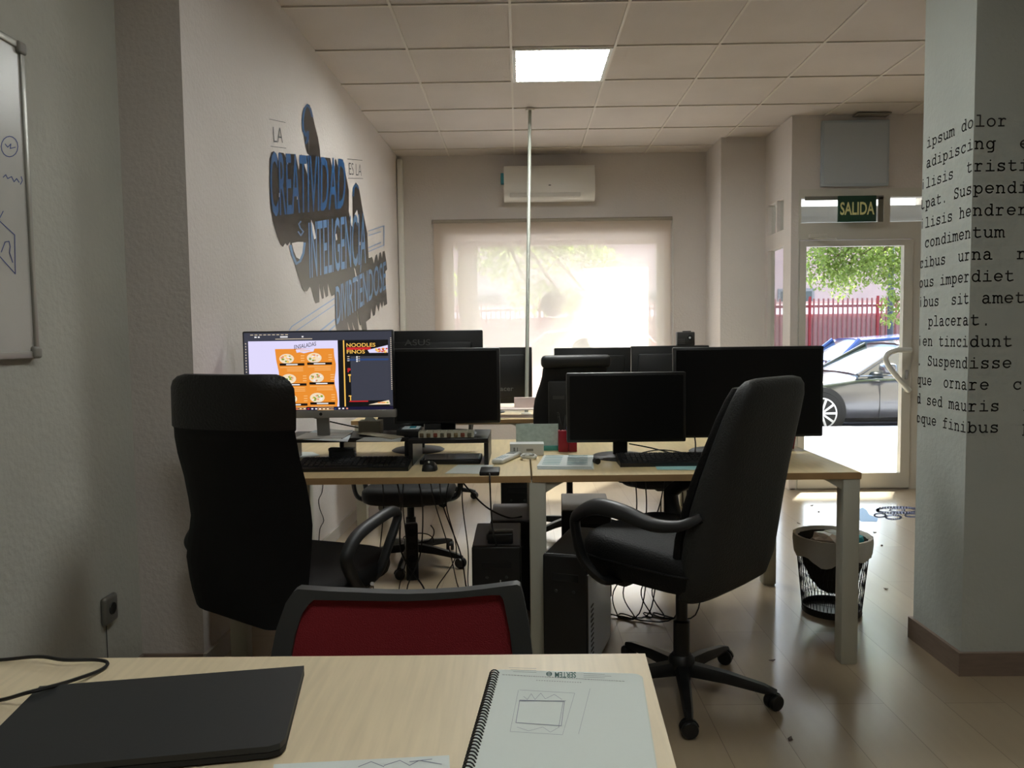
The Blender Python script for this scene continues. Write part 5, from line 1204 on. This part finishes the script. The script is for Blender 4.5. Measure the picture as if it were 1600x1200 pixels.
def car(name, label, cx, cy, zg, L, Wd, Hc, paint, facing=-1, gm=None, kind='saloon'):
    """facing -1: nose to -x"""
    t = thing(name, label, 'car', (cx, cy, zg)); gm = gm or mat('car_glass', (40, 50, 54), 0.05, spec=0.9, coat=1.0)
    h2 = Wd/2; s = -facing
    belt = Hc*0.62
    st_ = [(-0.50, .24, .42, .66), (-0.485, .20, .48, .84), (-0.44, .18, .515, .94), (-0.36, .17, .555, .99), (-0.25, .17, .60, 1.0), (-0.20, .17, .625, 1.0), (0.0, .17, .645, 1.0), (0.2, .17, .655, 1.0), (0.34, .18, .665, .99), (0.44, .20, .655, .95), (0.49, .24, .62, .86), (0.50, .30, .55, .78)]
    rings = []
    for x, zb_, zt_, w_ in st_:
        zb2, zt2 = zb_*Hc/1.42*1.0, zt_*Hc
        hw_ = h2*w_; ring = []
        for px_, pz in ((0, 0), (.8, 0), (.97, .12), (1.0, .35), (1.0, .6), (.97, .85), (.88, .97), (.6, 1.02), (0, 1.05)):
            ring.append(Vector((s*x*L, px_*hw_, zb2+(zt2-zb2)*pz)))
        ring += [Vector((v.x, -v.y, v.z)) for v in ring[-2:0:-1]]
        rings.append(ring)
    MB().loft(rings).build('body', paint, t, ang=50)
    # greenhouse
    A = (-0.19*L, Hc*0.655); Bq = (-0.03*L, Hc*0.965); Bm = (0.08*L, Hc); Cq = (0.24*L, Hc*0.955); Dq = (0.42*L, Hc*0.67)
    if kind == 'hatch': Cq = (0.34*L, Hc*0.95); Dq = (0.45*L, Hc*0.67)
    wb_, wr_ = h2*0.90, h2*0.68
    rings = []
    for (x, z), w_ in zip((A, Bq, Bm, Cq, Dq), (wb_*0.96, wr_, wr_*1.02, wr_, wb_*0.94)):
        zb_ = Hc*0.60
        rings.append([Vector((s*x, y, zz)) for y, zz in ((-wb_, zb_), (-w_, z-0.01), (-w_*0.6, z+0.01), (0, z+0.015), (w_*0.6, z+0.01), (w_, z-0.01), (wb_, zb_))])
    MB().loft(rings).build('windows', gm, t, ang=50)
    rf = MB(); n = 7; rr0 = []
    for (x, z), w_ in zip(((Bq[0]-0.02, Bq[1]), Bm, Cq), (wr_, wr_*1.02, wr_)):
        rr0.append([Vector((s*x, y, zz)) for y, zz in ((-w_-0.02, z-0.035), (-w_-0.005, z+0.0), (-w_*0.6, z+0.028), (0, z+0.034), (w_*0.6, z+0.028), (w_+0.005, z+0.0), (w_+0.02, z-0.035), (0, z-0.02))])
    rf.loft(rr0).build('roof', paint, t, ang=50)
    for sy in (-1, 1):
        MB().tube([(s*A[0], sy*wb_*0.97, A[1]-0.02), (s*Bq[0], sy*(wr_+0.01), Bq[1])], 0.035, 8).build('pillar', paint, t)
        MB().tube([(s*Dq[0], sy*wb_*0.95, Dq[1]-0.02), (s*Cq[0], sy*(wr_+0.01), Cq[1])], 0.05, 8).build('pillar', paint, t)
        MB().tube([(s*0.11*L, sy*wb_*1.0, Hc*0.64), (s*0.10*L, sy*(wr_+0.012), Hc*0.97)], 0.03, 8).build('pillar', BLK, t)
        MB().rbox((s*(-0.115)*L-0.10, sy*(h2+0.09)-0.12, Hc*0.66), (s*(-0.115)*L+0.10, sy*(h2+0.09)+0.12, Hc*0.66+0.16), 0.06, 3).build('wing_mirror', paint, t)
        MB().tube([(s*(-0.19)*L, sy*(h2*0.965), Hc*0.635), (s*0.36*L, sy*(h2*0.965), Hc*0.655)], 0.012, 6).build('chrome_strip', CHROME, t)
        for hx in (-0.13, 0.09, 0.3):
            MB().tube([(s*hx*L, sy*(h2+0.0005), Hc*0.60), (s*hx*L, sy*(h2+0.0005), Hc*0.17)], 0.006, 4).build('door_seam', BLK, t)
        for hx in (0.05, 0.26): MB().rbox((s*hx*L-0.09, sy*(h2-0.004)-0.018, Hc*0.545), (s*hx*L+0.09, sy*(h2-0.004)+0.018, Hc*0.565), 0.008, 2).build('door_handle', paint, t)
        MB().rbox((s*(-0.475)*L-0.12, sy*h2*0.72-0.16, Hc*0.38), (s*(-0.475)*L+0.12, sy*h2*0.72+0.16, Hc*0.46), 0.04, 3).build('headlamp', mat('headlamp', (200, 205, 210), 0.15), t)
        MB().rbox((s*0.485*L-0.07, sy*h2*0.70-0.2, Hc*0.5), (s*0.485*L+0.07, sy*h2*0.70+0.2, Hc*0.6), 0.04, 3).build('tail_lamp', mat('tail_lamp', (150, 20, 20), 0.2), t)
        for hx in (-0.315, 0.30):
            Mx = Matrix.Translation((s*hx*L, sy*(h2-0.09), 0.325)) @ Matrix.Rotation(-sy*PI/2, 4, 'X')
            MB().lathe([(0.375, 0.0), (0.375, 0.095)], 28, M=Matrix.Translation((0, 0, 0.02)) @ Mx).build('wheel_arch', BLK2, t)
            wh = MB().lathe([(0.2, -0.1), (0.3, -0.1), (0.325, -0.06), (0.325, 0.08), (0.31, 0.108), (0.23, 0.112)], 32, M=Mx).build('wheel', mat('tyre', (22, 22, 22), 0.8), t)
            rm_ = MB(); rm_.lathe([(0.235, 0.09), (0.235, 0.114), (0.215, 0.114), (0.21, 0.096)], 28, M=Mx, cap=False)
            for k in range(10):
                a = 2*PI*k/10; rm_.prism([Mx @ Vector((math.cos(a+o_)*r, math.sin(a+o_)*r, 0.118)) for r, o_ in ((0.04, -.35), (0.22, -.08), (0.22, .08), (0.04, .35))], [Mx @ Vector((math.cos(a+o_)*r, math.sin(a+o_)*r, 0.104)) for r, o_ in ((0.04, -.35), (0.22, -.08), (0.22, .08), (0.04, .35))])
            rm_.lathe([(0.05, 0.10), (0.05, 0.124), (0.0, 0.126)], 16, M=Mx, cap=False)
            rm_.build('rim', mat('alloy', (205, 205, 205), 0.35, metal=0.4), wh)
    return t
BLKP = mat('black_car_paint', (58, 58, 62), 0.25, spec=0.7, coat=1.0)
BLUP = mat('blue_car_paint', (44, 74, 150), 0.25, coat=1.0); REDC = mat('red_car_paint', (160, 40, 44), 0.25, coat=1.0)
car('parked_car', 'black saloon parked at the kerb beyond the glass door', 4.47+0.315*4.7, 12.35, RZ, 4.7, 1.84, 1.37, BLKP)
car('parked_car', 'blue car parked across the street behind the black saloon', 7.95, 15.3, RZ, 4.4, 1.78, 1.44, BLUP, facing=1, kind='hatch')
car('parked_car', 'red hatchback parked outside the blind covered window', 0.55, 12.3, RZ, 3.9, 1.75, 1.62, REDC, kind='hatch')
# trees
LEAF = leafmat('leaf_green', (104, 124, 78), 0.5, tr_rgb=(162, 182, 96), vary=0.25)
BARK = mat('bark', (96, 82, 70), 0.9, bump=0.6, bscale=20)
def tree(label, x, y, crown, n, seed, trunk_r=0.14, th=3.2, ls=0.075, hang=()):
    random.seed(seed); t = thing('street_tree', label, 'tree', (x, y, SW))
    MB().tube([(0,0,0), (0.05,0.02,1.0), (-0.03,0,2.0), (0.04,0.05,th)], [trunk_r*1.2, trunk_r, trunk_r*0.9, trunk_r*0.8], 12, sm=5).build('trunk', BARK, t)
    br = MB(); lf = MB()
    blobs = list(crown)+list(hang)
    for (cx, cy, cz, r) in blobs:
        e = Vector((cx-x, cy-y, cz-SW)); s0_ = Vector((0.04, 0.05, th-0.1)) if cz > 1.8 else Vector((0.04, 0.05, th-0.3)); mid = (s0_+e)/2+Vector((0,0,0.25))
        br.tube([s0_, mid, e], [0.05, 0.03, 0.008], 6, sm=4)
    tot = sum(b_[3]**2 for b_ in blobs)
    for (cx, cy, cz, r) in blobs:
        for k in range(int(n*r*r/tot)):
            v_ = Vector((random.gauss(0, 1), random.gauss(0, 1), random.gauss(0, 1))).normalized()*r*random.random()**0.45
            p = Vector((cx-x, cy-y, cz-SW))+Vector((v_.x, v_.y, v_.z*0.8))
            q = Matrix.Rotation(random.uniform(0, 6.28), 3, 'Z') @ Matrix.Rotation(random.uniform(-1.2, 1.2), 3, 'X'); l = ls*random.uniform(0.6, 1.25)
            lf.add([p+q @ Vector(c_) for c_ in ((0,0,0), (l*0.35, l*0.5, l*0.06), (0, l*1.15, 0), (-l*0.35, l*0.5, l*0.06))], [(0,1,2,3)])
    br.build('branches', BARK, t); lf.build('foliage', LEAF, t, rec=False)
    return t
tree('leafy street tree outside the window with its trunk at left of the blind', -0.62, 9.7,  # high right-hand crown clumps placed out of view to shade the blind
     [(-1.6,9.6,3.4,1.0),(-0.4,9.4,4.0,1.2),(0.6,9.8,3.9,1.0),(-0.6,10.2,4.6,1.3),(0.0,9.2,3.0,0.7),(0.7,9.1,4.3,0.65),(1.2,9.3,4.5,0.65),(1.55,9.4,4.8,0.55),(0.3,9.0,4.2,0.6),(1.2,9.1,4.2,0.6),(0.8,9.4,4.8,0.6),(1.5,9.3,4.3,0.4),(-1.4,10.0,2.4,0.6)], 36000, 5, hang=[(-1.2,9.9,1.9,0.45),(-0.2,9.8,2.3,0.5),(0.5,9.9,2.35,0.45),(1.0,9.9,2.2,0.3),(0.15,9.7,1.75,0.32),(0.95,9.8,1.65,0.35),(0.6,9.6,1.6,0.3)], ls=0.07)
tree('leafy street tree whose branch hangs over the parked black saloon', 6.9, 10.4,
     [(6.2,10.5,4.2,1.3),(7.4,10.8,4.6,1.4),(5.2,10.4,3.7,0.9),(4.6,10.8,3.2,0.8),(6.4,11.2,3.2,1.0)], 34000, 9, th=3.4, hang=[(4.1,10.4,2.35,0.45),(4.7,10.3,2.2,0.5),(5.2,10.5,2.3,0.5),(4.4,10.5,1.95,0.35),(5.1,10.2,1.85,0.32),(5.0,10.3,1.6,0.22),(4.95,10.3,1.38,0.14),(4.3,10.7,2.7,0.5),(5.3,10.2,2.7,0.5),(4.0,10.4,2.1,0.4),(4.5,10.4,2.2,0.45),(5.0,10.4,2.1,0.4),(5.5,10.4,2.3,0.4)], ls=0.055)
